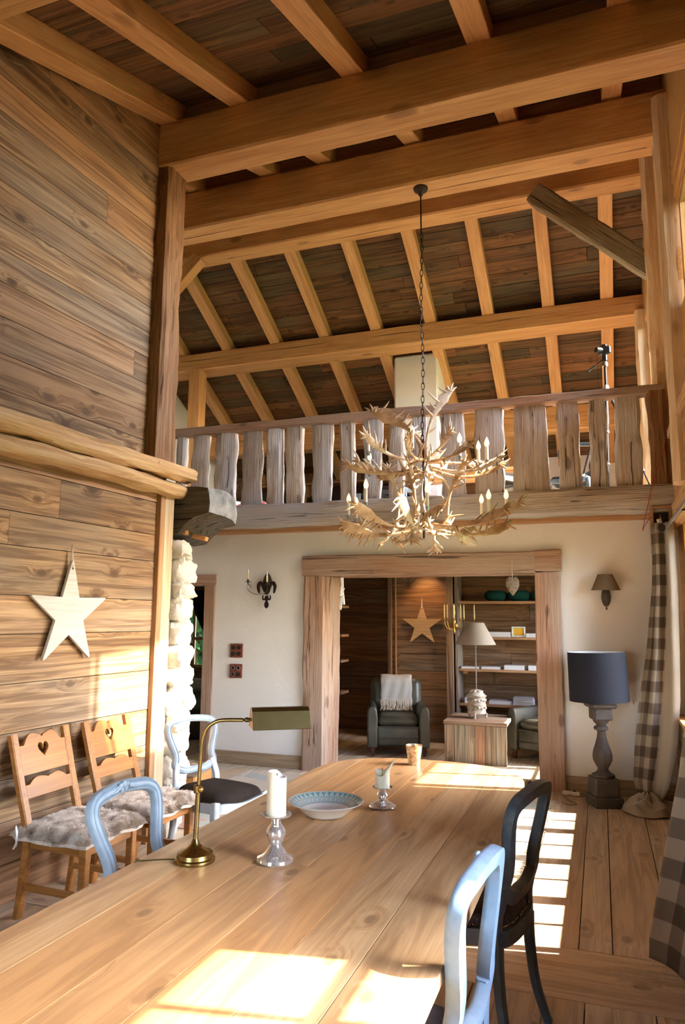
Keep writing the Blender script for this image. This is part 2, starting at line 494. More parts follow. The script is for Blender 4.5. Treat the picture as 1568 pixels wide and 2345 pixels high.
def cup_mat():
    m, nt, b, out = newmat('quilted_mercury')
    g = NG(nt)
    tc = g.n('ShaderNodeTexCoord')
    nn = g.noise(tc.outputs['Object'], 60, 3, .7)
    g.l(g.ramp(nn, ((.35, (.45, .30, .14)), (.6, (.85, .76, .60)))), b.inputs['Base Color'])
    b.inputs['Metallic'].default_value = .75
    b.inputs['Roughness'].default_value = .28
cup_mat()

# ------------------------------------------------------------ mesh helpers
class MB:
    def __init__(s): s.v = []; s.f = []; s.uv = None
    def add(s, vs, fs):
        o = len(s.v)
        s.v += [tuple(x) for x in vs]
        s.f += [tuple(i+o for i in f) for f in fs]
        return o
    def box(s, c, size, rot=None, ch=0.0):
        hx, hy, hz = (d/2 for d in size)
        R = rot if rot else Matrix.Identity(3)
        c = Vector(c)
        if ch <= 0:
            vs = [c+R@Vector((x*hx, y*hy, z*hz)) for x in (-1, 1) for y in (-1, 1) for z in (-1, 1)]
            s.add(vs, [(0, 1, 3, 2), (4, 6, 7, 5), (0, 4, 5, 1), (2, 3, 7, 6), (0, 2, 6, 4), (1, 5, 7, 3)])
            return s
        ch = min(ch, hx*.9, hy*.9, hz*.9)
        vs = []; idx = {}
        for x in (-1, 1):
            for y in (-1, 1):
                for z in (-1, 1):
                    for k, p in enumerate((Vector((x*hx, y*(hy-ch), z*(hz-ch))), Vector((x*(hx-ch), y*hy, z*(hz-ch))), Vector((x*(hx-ch), y*(hy-ch), z*hz)))):
                        idx[(x, y, z, k)] = len(vs)
                        vs.append(c+R@p)
        fs = []
        def q(*ks): fs.append(tuple(idx[k] for k in ks))
        for sgn in (-1, 1):
            a = [(sgn, -1, -1, 0), (sgn, 1, -1, 0), (sgn, 1, 1, 0), (sgn, -1, 1, 0)]
            q(*(a if sgn > 0 else a[::-1]))
            a = [(-1, sgn, -1, 1), (-1, sgn, 1, 1), (1, sgn, 1, 1), (1, sgn, -1, 1)]
            q(*(a if sgn > 0 else a[::-1]))
            a = [(-1, -1, sgn, 2), (1, -1, sgn, 2), (1, 1, sgn, 2), (-1, 1, sgn, 2)]
            q(*(a if sgn > 0 else a[::-1]))
        for y in (-1, 1):
            for z in (-1, 1):
                q((-1, y, z, 1), (1, y, z, 1), (1, y, z, 2), (-1, y, z, 2))
        for x in (-1, 1):
            for z in (-1, 1):
                q((x, -1, z, 0), (x, 1, z, 0), (x, 1, z, 2), (x, -1, z, 2))
        for x in (-1, 1):
            for y in (-1, 1):
                q((x, y, -1, 0), (x, y, 1, 0), (x, y, 1, 1), (x, y, -1, 1))
        for x in (-1, 1):
            for y in (-1, 1):
                for z in (-1, 1):
                    q((x, y, z, 0), (x, y, z, 1), (x, y, z, 2))
        s.add(vs, fs)
        return s
    def lathe(s, prof, n=24, c=(0, 0, 0), square=None):
        """prof: list of (r, z) from bottom to top; closed with caps where r > 0"""
        c = Vector(c)
        vs = []; fs = []
        for (r, z) in prof:
            for i in range(n):
                a = 2*pi*i/n
                vs.append(c+Vector((r*cos(a), r*sin(a), z)))
        for k in range(len(prof)-1):
            for i in range(n):
                j = (i+1) % n
                fs.append((k*n+i, k*n+j, (k+1)*n+j, (k+1)*n+i))
        fs.append(tuple(range(n))[::-1])
        fs.append(tuple((len(prof)-1)*n+i for i in range(n)))
        s.add(vs, fs)
        return s
    def sweep(s, path, prof, up=None, closed=False, scales=None, caps=True, normals=None):
        """prof: [(a, b)] in the frame (side, up); path: points; up: vector or list of vectors"""
        n = len(path); m = len(prof)
        P = [Vector(p) for p in path]
        vs = []
        lastu = None
        for i in range(n):
            if closed: t = P[(i+1) % n]-P[(i-1) % n]
            else: t = P[min(i+1, n-1)]-P[max(i-1, 0)]
            if t.length < 1e-9: t = Vector((0, 0, 1))
            t.normalize()
            if normals: u = Vector(normals[i])
            elif up is not None: u = Vector(up)
            else:
                u = lastu if lastu is not None else (Vector((0, 0, 1)) if abs(t.z) < .9 else Vector((1, 0, 0)))
            sd = t.cross(u)
            if sd.length < 1e-6: sd = t.orthogonal()
            sd.normalize()
            u = sd.cross(t).normalized()
            lastu = u
            sx = sy = 1.0
            if scales:
                sx, sy = scales[i] if isinstance(scales[i], (tuple, list)) else (scales[i], scales[i])
            for (a, b) in prof:
                vs.append(P[i]+sd*a*sx+u*b*sy)
        fs = []
        for i in range(n if closed else n-1):
            k = (i+1) % n
            for j in range(m):
                l = (j+1) % m
                fs.append((i*m+j, k*m+j, k*m+l, i*m+l))
        if caps and not closed:
            fs.append(tuple(range(m)))
            fs.append(tuple((n-1)*m+j for j in range(m))[::-1])
        s.add(vs, fs)
        return s
    def tube(s, path, r, n=8, closed=False, up=None):
        prof = [(cos(2*pi*i/n), sin(2*pi*i/n)) for i in range(n)]
        R = r if isinstance(r, (list, tuple)) else [r]*len(path)
        return s.sweep(path, prof, up=up, closed=closed, scales=R)
    def ball(s, c, r, nu=10, nv=6, scl=(1, 1, 1)):
        c = Vector(c)
        vs = [c+Vector((0, 0, -r*scl[2]))]
        for k in range(1, nv):
            th = -pi/2+pi*k/nv
            for i in range(nu):
                a = 2*pi*i/nu
                vs.append(c+Vector((r*cos(th)*cos(a)*scl[0], r*cos(th)*sin(a)*scl[1], r*sin(th)*scl[2])))
        vs.append(c+Vector((0, 0, r*scl[2])))
        fs = []
        for i in range(nu):
            j = (i+1) % nu
            fs.append((0, 1+j, 1+i))
            for k in range(nv-2):
                fs.append((1+k*nu+i, 1+k*nu+j, 1+(k+1)*nu+j, 1+(k+1)*nu+i))
            fs.append((1+(nv-2)*nu+i, 1+(nv-2)*nu+j, len(vs)-1))
        s.add(vs, fs)
        return s
    def prism(s, pts, z0, z1, ax=2):
        """polygon extruded; pts (a, b), ax = extrusion axis"""
        n = len(pts)
        def mk(a, b, z): return (a, b, z) if ax == 2 else ((z, a, b) if ax == 0 else (a, z, b))
        vs = [mk(a, b, z0) for a, b in pts]+[mk(a, b, z1) for a, b in pts]
        fs = [tuple(range(n))[::-1], tuple(range(n, 2*n))]+[(i, (i+1) % n, n+(i+1) % n, n+i) for i in range(n)]
        s.add(vs, fs)
        return s
    def build(s, name, mat, parent=None, smooth=35, loc=None, label=None):
        me = bpy.data.meshes.new(name)
        me.from_pydata(s.v, [], s.f)
        me.update()
        bm = bmesh.new(); bm.from_mesh(me)
        bmesh.ops.recalc_face_normals(bm, faces=bm.faces)
        bm.to_mesh(me); bm.free()
        if smooth:
            me.shade_smooth()
            me.set_sharp_from_angle(angle=radians(smooth))
        me.materials.append(MATS[mat])
        return link(name, me, parent, loc, label)

def link(name, me, parent=None, loc=None, label=None):
    o = bpy.data.objects.new(name, me)
    col.objects.link(o)
    if parent is not None: o.parent = parent
    if loc is not None: o.location = loc
    if label: o['label'] = label
    return o

def tag(o, label, cat, group=None):
    o['label'] = label; o['category'] = cat
    if group: o['group'] = group
    return o

def thing(name, label, cat, loc=(0, 0, 0), rz=0.0, group=None):
    o = bpy.data.objects.new(name, None)
    o.empty_display_size = .1
    col.objects.link(o)
    o.location = loc; o.rotation_euler = (0, 0, rz)
    return tag(o, label, cat, group)

def structure(name, loc=(0, 0, 0)):
    o = bpy.data.objects.new(name, None)
    o.empty_display_size = .1
    col.objects.link(o)
    o.location = loc
    o['kind'] = 'structure'
    return o

def st(o):
    o['kind'] = 'structure'
    return o

def axes(x, z=None, y=None):
    """rotation with local X along x and local Z near z"""
    x = Vector(x).normalized()
    z = Vector(z if z is not None else ((0, 0, 1) if abs(x.z) < .95 else (0, 1, 0)))
    y = z.cross(x).normalized()
    z = x.cross(y).normalized()
    return Matrix((x, y, z)).transposed()

def place(o, c, R):
    M = R.to_4x4(); M.translation = Vector(c)
    o.matrix_basis = M
    return o

_bx = {}
def board(name, mat, parent, p0, p1, w, t, z=None, ch=.004, label=None):
    """chamfered board from p0 to p1 (centre line), width w across (local Y), thickness t (local Z)"""
    p0 = Vector(p0); p1 = Vector(p1)
    L = (p1-p0).length
    key = (round(L, 3), round(w, 3), round(t, 3), mat, ch)
    me = _bx.get(key)
    if me is None:
        b = MB(); b.box((0, 0, 0), (L, w, t), ch=ch)
        me = bpy.data.meshes.new(name)
        me.from_pydata(b.v, [], b.f)
        bm = bmesh.new(); bm.from_mesh(me)
        bmesh.ops.recalc_face_normals(bm, faces=bm.faces)
        bm.to_mesh(me); bm.free()
        me.materials.append(MATS[mat])
        _bx[key] = me
    o = link(name, me, parent, label=label)
    return place(o, (p0+p1)/2, axes(p1-p0, z))

def timber(name, mat, parent, p0, p1, w, h, z=None, rough=.012, seg=16, ch=.12, taper=(1, 1), seed=0, bow=0.0, round_=False, waist=None, freq=3.0, label=None):
    """hand-hewn or sawn timber with uneven faces; w = local Y, h = local Z"""
    p0 = Vector(p0); p1 = Vector(p1)
    L = (p1-p0).length
    b = MB()
    if round_:
        base = [(cos(2*pi*i/14)*.5, sin(2*pi*i/14)*.5) for i in range(14)]
    else:
        e = .5-ch
        base = [(.5, -e), (.5, 0), (.5, e), (e, .5), (0, .5), (-e, .5), (-.5, e), (-.5, 0), (-.5, -e), (-e, -.5), (0, -.5), (e, -.5)]
    m = len(base)
    vs = []
    for i in range(seg+1):
        u = i/seg
        tp = taper[0]+(taper[1]-taper[0])*u
        if waist: tp *= waist(u)
        for j, (a, c) in enumerate(base):
            q = Vector((u*L*freq, a*3+seed*7.1, c*3+seed*3.3))
            d = noise.noise(q)*rough+noise.noise(q*3.1)*rough*.45
            rr = sqrt(a*a+c*c)
            y = a*w*tp+a/rr*d+bow*sin(pi*u)
            zz = c*h*tp+c/rr*d
            vs.append((u*L-L/2, y, zz))
    fs = []
    for i in range(seg):
        for j in range(m):
            l = (j+1) % m
            fs.append((i*m+j, i*m+l, (i+1)*m+l, (i+1)*m+j))
    fs.append(tuple(range(m))[::-1]); fs.append(tuple(seg*m+j for j in range(m)))
    b.add(vs, fs)
    o = b.build(name, mat, parent, smooth=32, label=label)
    return place(o, (p0+p1)/2, axes(p1-p0, z))

def curve_plate(name, mat, parent, outlines, thick, bevel=.003, label=None):
    """flat plate in local XY with real holes, thickness along Z"""
    cu = bpy.data.curves.new(name, 'CURVE')
    cu.dimensions = '2D'; cu.fill_mode = 'BOTH'
    cu.extrude = max(thick/2-bevel, .0005); cu.bevel_depth = bevel; cu.bevel_resolution = 1
    for pts in outlines:
        sp = cu.splines.new('POLY')
        sp.points.add(len(pts)-1)
        for p, (x, y) in zip(sp.points, pts): p.co = (x, y, 0, 1)
        sp.use_cyclic_u = True
    tmp = bpy.data.objects.new('tmp', cu)
    me = bpy.data.meshes.new_from_object(tmp)
    bpy.data.objects.remove(tmp)
    me.name = name
    me.materials.clear()
    me.materials.append(MATS[mat])
    me.shade_smooth(); me.set_sharp_from_angle(angle=radians(35))
    return link(name, me, parent, label=label)

def copy_tree(o, parent=None):
    c = o.copy(); col.objects.link(c); c.parent = parent
    for ch in list(o.children): copy_tree(ch, c)
    return c

def smooth_path(pts, n=6, closed=False):
    """Catmull-Rom"""
    P = [Vector(p) for p in pts]
    out = []
    k = len(P)
    rng = range(k) if closed else range(k-1)
    for i in rng:
        if closed: a, b, c, d = P[i-1], P[i], P[(i+1) % k], P[(i+2) % k]
        else: a, b, c, d = P[max(i-1, 0)], P[i], P[i+1], P[min(i+2, k-1)]
        for j in range(n):
            t = j/n
            out.append(.5*((2*b)+(c-a)*t+(2*a-5*b+4*c-d)*t*t+(3*b-a-3*c+d)*t*t*t))
    if not closed: out.append(P[-1])
    return out

RND = random.Random(7)

# ============================================================ SHELL
WD = Vector((.061, .998, 0)).normalized()
WN = Vector((.998, -.061, 0)).normalized()
def wallp(y, z, off=0.0):
    """point on the left wall face at world Y=y, pushed off mm into the room"""
    t = (y-4)/WD.y
    return Vector((-3.27, 4, 0))+WD*t+WN*off+Vector((0, 0, z))
def roof_up(y): return 5.66+.38*(y-4.49)
RIDGE_Y, RIDGE_Z = 8.2, 7.07
def roof_dn(y): return RIDGE_Z-.52*(y-RIDGE_Y)

def clip(poly, a, b, c):
    """keep a*x+b*y+c >= 0"""
    out = []
    for i in range(len(poly)):
        p, q = poly[i-1], poly[i]
        dp = a*p[0]+b*p[1]+c; dq = a*q[0]+b*q[1]+c
        if (dp >= 0) != (dq >= 0):
            t = dp/(dp-dq); out.append((p[0]+(q[0]-p[0])*t, p[1]+(q[1]-p[1])*t))
        if dq >= 0: out.append(q)
    return out

def poly_board(name, mat, parent, poly, thick, origin, R):
    cx = sum(p[0] for p in poly)/len(poly); cy = sum(p[1] for p in poly)/len(poly)
    b = MB(); b.prism([(p[0]-cx, p[1]-cy) for p in poly], -thick/2, thick/2)
    o = b.build(name, mat, parent, smooth=0)
    return place(o, Vector(origin)+R@Vector((cx, cy, 0)), R)

# ---- left wall: reclaimed boards over a dark backing
wl = structure('wall_left')
RW = Matrix((WD, Vector((0, 0, 1)), WD.cross(Vector((0, 0, 1))))).transposed()   # local x along wall, y up, z out of wall (+X side)
edges = [0, .22, .46, .70, .96, 1.246, 1.537, 1.771, 2.068, 2.274, 2.532, 2.76, 2.989, 3.21, 3.437, 3.65, 3.853, 4.062, 4.278, 4.49, 4.72, 4.95, 5.19, 5.43, 5.72]
S0, S1 = -6.6, .735
rr = random.Random(3)
SL = .38/ (1/WD.y)
zc = roof_up(4)+.14
for k in range(len(edges)-1):
    z0, z1 = edges[k]+.0025, edges[k+1]-.0025
    cuts = [S0]
    s = S0+rr.uniform(1.2, 3.0)
    while s < S1-.5:
        cuts.append(s); s += rr.uniform(1.8, 3.6)
    cuts.append(S1)
    if k == 14: cuts = [S0, -2.2, .33, S1]
    if k == 13: cuts = [S0, -.9, S1]
    for a, c in zip(cuts[:-1], cuts[1:]):
        poly = [(a+.0015, z0), (c-.0015, z0), (c-.0015, z1), (a+.0015, z1)]
        poly = clip(poly, .38*WD.y, -1, zc)
        if len(poly) < 3: continue
        poly_board('plank', 'wall_wood', wl, poly, .022+rr.uniform(-.002, .002), wallp(4, 0, -.011), RW)
bk = MB()
pts = [(S0-.1, 0), (S1, 0), (S1, zc+.38*S1*WD.y+.02), (S0-.1, zc+.38*(S0-.1)*WD.y+.02)]
bk.prism(pts, -.13, -.0)
o = bk.build('backing', 'dark_void', wl, smooth=0)
place(o, wallp(4, 0, -.024), RW)

# ---- ceiling: boards and rafters, two slopes
ce = structure('ceiling')
rr = random.Random(11)
def slope_boards(y0, y1, zf, xl, xr, w, up, first_x=None):
    sl = .38 if up else -.52
    cs = 1/sqrt(1+sl*sl)
    y = y0
    nrm = Vector((0, -sl, 1)).normalized()
    while y < y1-.01:
        yw = min(w*cs, y1-y)
        ym = y+yw/2
        L = xl if ym > 4.75 else -3.5
        cuts = [L]
        x = L+rr.uniform(1.2, 3.4)
        while x < xr-.6:
            cuts.append(x); x += rr.uniform(2.2, 4.2)
        cuts.append(xr)
        c = Vector((0, ym, zf(ym)+.185))
        for a, b2 in zip(cuts[:-1], cuts[1:]):
            board('plank', 'roof_wood', ce, (a+.002, c.y, c.z), (b2-.002, c.y, c.z), yw/cs-.005, .022+rr.choice((0, .003)), z=nrm, ch=.003)
        y += yw
slope_boards(-2.6, 8.2, roof_up, -7.3, 1.0, .232, True)
slope_boards(8.2, 13.6, roof_dn, -7.3, 1.0, .205, False)
# weatherproof layer on top of the boards
rb = MB()
for (ya, yb, f) in ((-2.7, 8.25, roof_up), (8.2, 13.9, roof_dn)):
    za, zb = f(ya)+.215, f(yb)+.215
    rb.add([(-7.6, ya, za), (1.5, ya, za), (1.5, yb, zb), (-7.6, yb, zb), (-7.6, ya, za+.1), (1.5, ya, za+.1), (1.5, yb, zb+.1), (-7.6, yb, zb+.1)],
           [(0, 3, 2, 1), (4, 5, 6, 7), (0, 1, 5, 4), (1, 2, 6, 5), (2, 3, 7, 6), (3, 0, 4, 7)])
rb.build('roof_deck', 'dark_void', ce, smooth=0)
for x in (-3.165, -2.515, -1.57, -.63, .30):
    z0, z1 = roof_up(-2.6)+.085, roof_up(8.2)+.085
    board('rafter', 'beam_wood', ce, (x, -2.6, z0), (x, 8.2, z1), .17, .165, ch=.006)
for x in (-4.1, -5.0, -5.9, -6.8):
    board('rafter', 'beam_wood', ce, (x, 4.9, roof_up(4.9)+.085), (x, 8.2, roof_up(8.2)+.085), .17, .165, ch=.006)
for x in (-6.6, -5.72, -4.83, -3.965, -3.1, -2.235, -1.37, -.51, .28):
    board('rafter', 'beam_wood', ce, (x, 8.2, roof_dn(8.2)+.085), (x, 13.5, roof_dn(13.5)+.085), .17, .165, ch=.006)
# boards closing the gap above each purlin
for (y, xa, f) in ((4.66, -3.4, roof_up), (6.5, -7.2, roof_up)):
    board('infill_board', 'trim_wood', ce, (xa, y, f(y)+.085), (1.0, y, f(y)+.085), .03, .17, ch=.002)

# ---- purlins (each a thing)
B1 = timber('ceiling_beam', 'beam_wood', None, (-3.36, 4.63, 5.475), (1.0, 4.63, 5.475), .26, .40, rough=.004, seg=10, ch=.05, seed=1)
tag(B1, 'heavy honey-coloured ceiling beam ending at the top of the dark-edged brown wall post', 'beam')
B0 = timber('ceiling_beam', 'beam_wood', None, (-3.46, 2.16, 4.66), (1.0, 2.16, 4.66), .26, .40, rough=.004, seg=10, ch=.05, seed=9)
tag(B0, 'ceiling beam cutting across the top left corner of the picture', 'beam')
def split_beam(y, z, w, h, x0, x1, seed, label, crack_h=0.0):
    """sawn beam with a drying split under it"""
    o = timber('ceiling_beam', 'beam_split_wood', None, (x0, y, z), (x1, y, z), w, h, rough=.004, seg=14, ch=.05, seed=seed)
    c = MB()
    r = random.Random(seed)
    pts = []
    n = 26
    under = crack_h == 0
    for i in range(n+1):
        x = x0+.6+(x1-x0-1.0)*i/n
        wv = noise.noise(Vector((x*1.2, seed, 0)))*.02
        if under: pts.append((x, y+.01+wv, z-h/2+.002))
        else: pts.append((x, y-w/2+.002, z+crack_h+wv*1.6))
    c.tube(pts, [(.0035+.002*sin(i)) for i in range(n+1)], 5)
    k = c.build('split', 'dark_void', o, smooth=40)
    k.matrix_parent_inverse = o.matrix_basis.inverted()
    return tag(o, label, 'beam')
split_beam(6.46, 6.11, .32, .44, -7.2, .98, 2, 'split ceiling beam from which the antler chandelier hangs')
split_beam(8.15, 6.78, .30, .40, -7.2, .98, 3, 'ridge beam behind the chandelier beam, joined by the slanting old brace')
split_beam(10.27, 5.94, .42, .30, -7.2, .98, 4, 'purlin with a long wavy crack, crossing above the white chimney', crack_h=.03)
split_beam(12.05, 4.94, .30, .42, -7.2, .98, 5, 'lowest purlin at the back of the gallery, seen between balusters', crack_h=.05)

# ---- back wall (plaster) with two openings
def wall_cells(name, mat, u0, u1, z0, z1, openings, thick0, thick1, axis, rotx=None, parent=None):
    """box grid round openings; axis 'x': u is X and thickness along Y; axis 'y': u is Y and thickness along X"""
    us = sorted({u0, u1, *[v for o in openings for v in o[:2] if u0 < v < u1]})
    zs = sorted({z0, z1, *[v for o in openings for v in o[2:] if z0 < v < z1]})
    b = MB()
    for i in range(len(us)-1):
        j = 0
        while j < len(zs)-1:
            um = (us[i]+us[i+1])/2
            def hole(k):
                zm = (zs[k]+zs[k+1])/2
                return any(o[0] < um < o[1] and o[2] < zm < o[3] for o in openings)
            if hole(j): j += 1; continue
            k = j
            while k+1 < len(zs)-1 and not hole(k+1): k += 1
            uc, uw = um, us[i+1]-us[i]
            zcn, zh = (zs[j]+zs[k+1])/2, zs[k+1]-zs[j]
            tc, tw = (thick0+thick1)/2, thick1-thick0
            if axis == 'x': b.box((uc, tc, zcn), (uw, tw, zh))
            else: b.box((uc, -tc, zcn), (uw, tw, zh))
            j = k+1
    o = b.build(name, mat, parent, smooth=0)
    if axis == 'y': place(o, (0, 0, 0), axes((0, 1, 0), (0, 0, 1)))
    return o
st(wall_cells('wall_back', 'plaster', -7.3, 1.0, 0, 2.69, [(-5.35, -4.40, -1, 2.03), (-3.04, -.54, -1, 2.15)], 7.5, 7.93, 'x'))
# left outer wall, front wall, knee wall of the gallery
st(wall_cells('wall_side', 'plaster', 4.7, 13.5, -.05, 7.3, [(11.15, 13.6, -.1, 2.6)], -7.5, -7.3, 'y'))
st(wall_cells('wall_front', 'wall_wood', -3.9, 1.0, 0, 3.4, [(-2.8, -1.2, .9, 2.2)], -2.8, -2.6, 'x'))
st(wall_cells('wall_gallery', 'library_wood', -7.3, -1.9, 2.9, 4.75, [], 13.3, 13.5, 'x'))
st(wall_cells('wall_gallery', 'plaster_white', -1.9, 1.0, 2.9, 4.75, [], 13.3, 13.5, 'x'))
# masonry wall left of the pier, boarded above
st(wall_cells('wall_inner', 'wall_wood', -7.3, -3.30, 2.3, 6.1, [], 4.78, 4.9, 'x'))
st(wall_cells('wall_masonry', 'mortar', -7.3, -3.38, 0, 2.4, [], 4.93, 5.36, 'x'))

# ---- right wall with window openings
OPEN = [(1.0, 2.24, .75, 2.56), (8.15, 9.35, .9, 2.3), (4.15, 7.0, .80, 2.5), (4.83, 6.2, 4.2, 5.2), (6.45, 7.2, 4.2, 5.4), (7.45, 9.9, 3.2, 5.6), (10.1, 11.7, 3.2, 4.7)]
st(wall_cells('wall_right', 'window_wood', -2.8, 13.5, -.05, 6.9, OPEN, .74, .92, 'y'))  # lighter wood colour stands in for window light on this wall
wr = structure('wall_right')
# the boarded panel under the windows
for z0, z1 in ((0, .2), (.2, .4), (.4, .6), (.6, .78)):
    for ya, yb in ((-2.6, .9), (.9, 4.3), (4.3, 7.49)):
        board('plank', 'library_wood', wr, (.66, ya+.002, (z0+z1)/2), (.66, yb-.002, (z0+z1)/2), .08, z1-z0-.005, ch=.004)
for za in (0, .21, .42, .63, .84, 1.05, 1.26, 1.47):
    board('plank', 'trim_wood', wr, (.705, 2.2, za+.90), (.705, 4.1, za+.90), .06, .2, ch=.004)
board('window_board', 'window_wood', wr, (.67, -1.1, .785), (.67, 7.2, .785), .14, .03)
# long header timber over the windows and the sloping board panel above it
timber('header_beam', 'log_wood', wr, (.80, -2.6, 2.62), (.80, 7.48, 2.62), .26, .22, rough=.008, seg=16, ch=.08, seed=8)
for i, z in enumerate((2.82, 3.03, 3.22)):
    board('plank', 'trim_wood', wr, (.715, -2.6, z), (.715, 7.1, z), .05, .2, ch=.004)
board('window_sill', 'log_wood', wr, (.72, 4.7, 3.36), (.72, 7.1, 3.36), .12, .08)
board('wall_plate', 'window_wood', wr, (.84, 4.7, 5.42), (.84, 8.1, 5.42), .22, .20)
board('wall_plate', 'window_wood', wr, (.84, -2.6, 3.6), (.84, 4.7, 5.3), .22, .16)
def post(name, p0, p1, w, h, seed, label, mat='lit_post_wood', **kw):
    o = timber(name, mat, None, p0, p1, w, h, seed=seed, **kw)
    return tag(o, label, 'post')
post('window_post', (.74, 6.32, 2.76), (.74, 6.32, 6.2), .24, .24, 21, 'tall pale window post at the right edge, nearest the camera', rough=.012, ch=.16, seg=20)
post('window_post', (.70, 7.52, 2.92), (.70, 7.52, 6.6), .20, .20, 22, 'tall pale log post behind the end of the gallery railing, carrying the old brace', rough=.03, ch=.2, seg=24)
post('window_post', (.70, 9.96, 2.91), (.70, 9.96, 5.78), .18, .18, 23, 'slimmer pale post at the right end of the cracked purlin', rough=.012, ch=.16, seg=20)
post('gallery_post', (-6.3, 10.15, 2.9), (-6.3, 10.15, 5.8), .22, .22, 24, 'pale square post under the left end of the cracked purlin', mat='beam_wood', rough=.003, ch=.04)
# braces
o = timber('brace', 'corbel_wood', None, (-.50, 7.98, 6.56), (.70, 7.66, 5.25), .20, .22, rough=.02, seg=16, ch=.1, seed=31)
tag(o, 'slanting weathered old brace between the ridge beam and the right-hand log post', 'brace')
o.data.materials[0] = wood('old_brace_wood', (.10, .065, .03), (.26, .185, .10), (.42, .33, .20), gray=(.30, .27, .18), gray_amt=.6, grain=16, knots=.4, rough=.7, bump=.9, var=.02, crack=.8)
o = board('brace', 'beam_wood', None, (-5.0, 8.0, 6.56), (-5.75, 8.0, 5.85), .16, .16)
tag(o, 'short clean brace under the ridge beam at the left, beside the brown post', 'brace')
o = board('brace', 'beam_wood', None, (-6.25, 10.1, 3.6), (-5.6, 10.1, 2.92), .13, .13)
tag(o, 'small diagonal brace low behind the left balusters', 'brace')

# ---- posts at the end of the boarded wall
post('wall_post', wallp(4.63, 2.80, .02), wallp(4.63, 5.28, .02), .17, .25, 41, 'dark-edged rough brown post standing under the nearest beam', mat='brown_post_wood', rough=.022, ch=.12, seg=24, z=(0, 1, 0))
o = MB().box((0, 0, 0), (2.62, .12, .16), ch=.006).build('wall_post', 'star_wood', None)
place(o, wallp(4.79, 1.31, -.04), axes((0, 0, 1), WN))
o.data.materials[0] = wood('pale_casing', (.40, .27, .15), (.56, .43, .28), (.68, .57, .42), grain=12, knots=.2, rough=.6, bump=.15, var=.02)
tag(o, 'flat pale timber casing between the lower wall boards and the stones', 'post')
board('casing_edge', 'pine_chair_wood', o, (0, 0, 0), (1, 0, 0), .1, .1).hide_render = False
ed = o.children[0]
ed.data = MB().box((0, 0, 0), (2.62, .05, .10), ch=.004).build('x', 'trim_wood').data
bpy.data.objects.remove(bpy.data.objects['x'])
ed.parent = o; ed.matrix_basis = Matrix.Identity(4)
ed.location = (0, 0.085, .030)
ed.name = 'edge_strip'

# half logs along the boarded wall
o = timber('half_log', 'log_wood', None, wallp(-2.4, 2.78, .066), wallp(5.02, 2.79, .068), .125, .13, rough=.03, seg=44, ch=.2, seed=51, round_=True)
tag(o, 'upper of the two rounded logs running along the boarded wall', 'log')
o = timber('half_log', 'log_wood', None, wallp(-2.4, 2.645, .058), wallp(4.92, 2.652, .058), .11, .115, rough=.025, seg=44, ch=.2, seed=52, round_=True)
tag(o, 'lower of the two rounded logs running along the boarded wall', 'log')

# ---- floor
fl = structure('floor')
rr = random.Random(5)
xe = [.66, .281, -.013, -.175, -.483, -.78, -1.06]
while xe[-1] > -7.2: xe.append(xe[-1]-rr.choice((.24, .27, .30, .33)))
for a, b2 in zip(xe[:-1], xe[1:]):
    xm, w = (a+b2)/2, a-b2
    cut = 7.62 if abs(xm) < .5 else rr.uniform(6.2, 8.2)
    for ya, yb in ((4.05, cut), (cut, 11.2)):
        if xm < -3.2 and yb < 5: continue
        board('plank', 'floor_wood', fl, (xm, ya+.0015, -.015), (xm, yb-.0015, -.015), w-.005, .03, ch=.002)
board('plank', 'floor_wood', fl, (-3.3, 3.79, -.014), (.64, 3.79, -.014), .515, .03, ch=.002)
xe = [.66, .15, -.135, -.305, -.62, -.93]
while xe[-1] > -3.7: xe.append(xe[-1]-rr.choice((.26, .30, .34)))
for a, b2 in zip(xe[:-1], xe[1:]):
    xm, w = (a+b2)/2, a-b2
    c = rr.uniform(.5, 2.6)
    for ya, yb in ((-2.6, c), (c, 3.53)):
        board('plank', 'floor_wood', fl, (xm, ya+.0015, -.015), (xm, yb-.0015, -.015), w-.005, .03, ch=.002)
MB().box((-3.3, 4.3, -.10), (8.6, 14, .14)).build('subfloor', 'dark_void', fl, smooth=0)

# ---- skirting, gallery edge and timber door frame
o = board('baseboard_back', 'skirting_wood', None, (-4.28, 7.485, .07), (-3.15, 7.485, .07), .03, .14); st(o)
o = board('baseboard_back', 'skirting_wood', None, (-.38, 7.485, .075), (.62, 7.485, .075), .03, .15); st(o)
o = board('trim_1', 'trim_wood', None, (-7.2, 7.44, 2.655), (.50, 7.44, 2.655), .12, .075); st(o)

fr = thing('timber_doorway', 'massive old timber frame round the wide opening into the library', 'door frame', (-1.75, 7.5, 0))
def inworld(o, par):
    o.parent = par
    o.matrix_parent_inverse = Matrix.Translation(par.location).inverted()
    return o
inworld(timber('lintel', 'frame_wood', None, (-3.155, 7.55, 2.225), (-.60, 7.55, 2.225), .26, .225, rough=.014, seg=20, ch=.06, seed=61), fr)
inworld(timber('lintel', 'frame_wood', None, (-.60, 7.56, 2.235), (-.345, 7.56, 2.235), .26, .215, rough=.010, seg=4, ch=.05, seed=62), fr)
inworld(timber('jamb', 'frame_wood', None, (-3.01, 7.56, 0), (-3.01, 7.56, 2.11), .26, .26, rough=.018, seg=20, ch=.08, seed=63, z=(0, -1, 0)), fr)
inworld(timber('jamb', 'frame_wood', None, (-2.985, 7.76, 0), (-2.965, 7.76, 2.11), .20, .36, rough=.016, seg=20, ch=.06, seed=64, z=(0, -1, 0)), fr)
inworld(timber('jamb', 'frame_wood', None, (-.50, 7.56, 0), (-.485, 7.56, 2.115), .25, .24, rough=.010, seg=20, ch=.05, seed=65, z=(0, -1, 0)), fr)
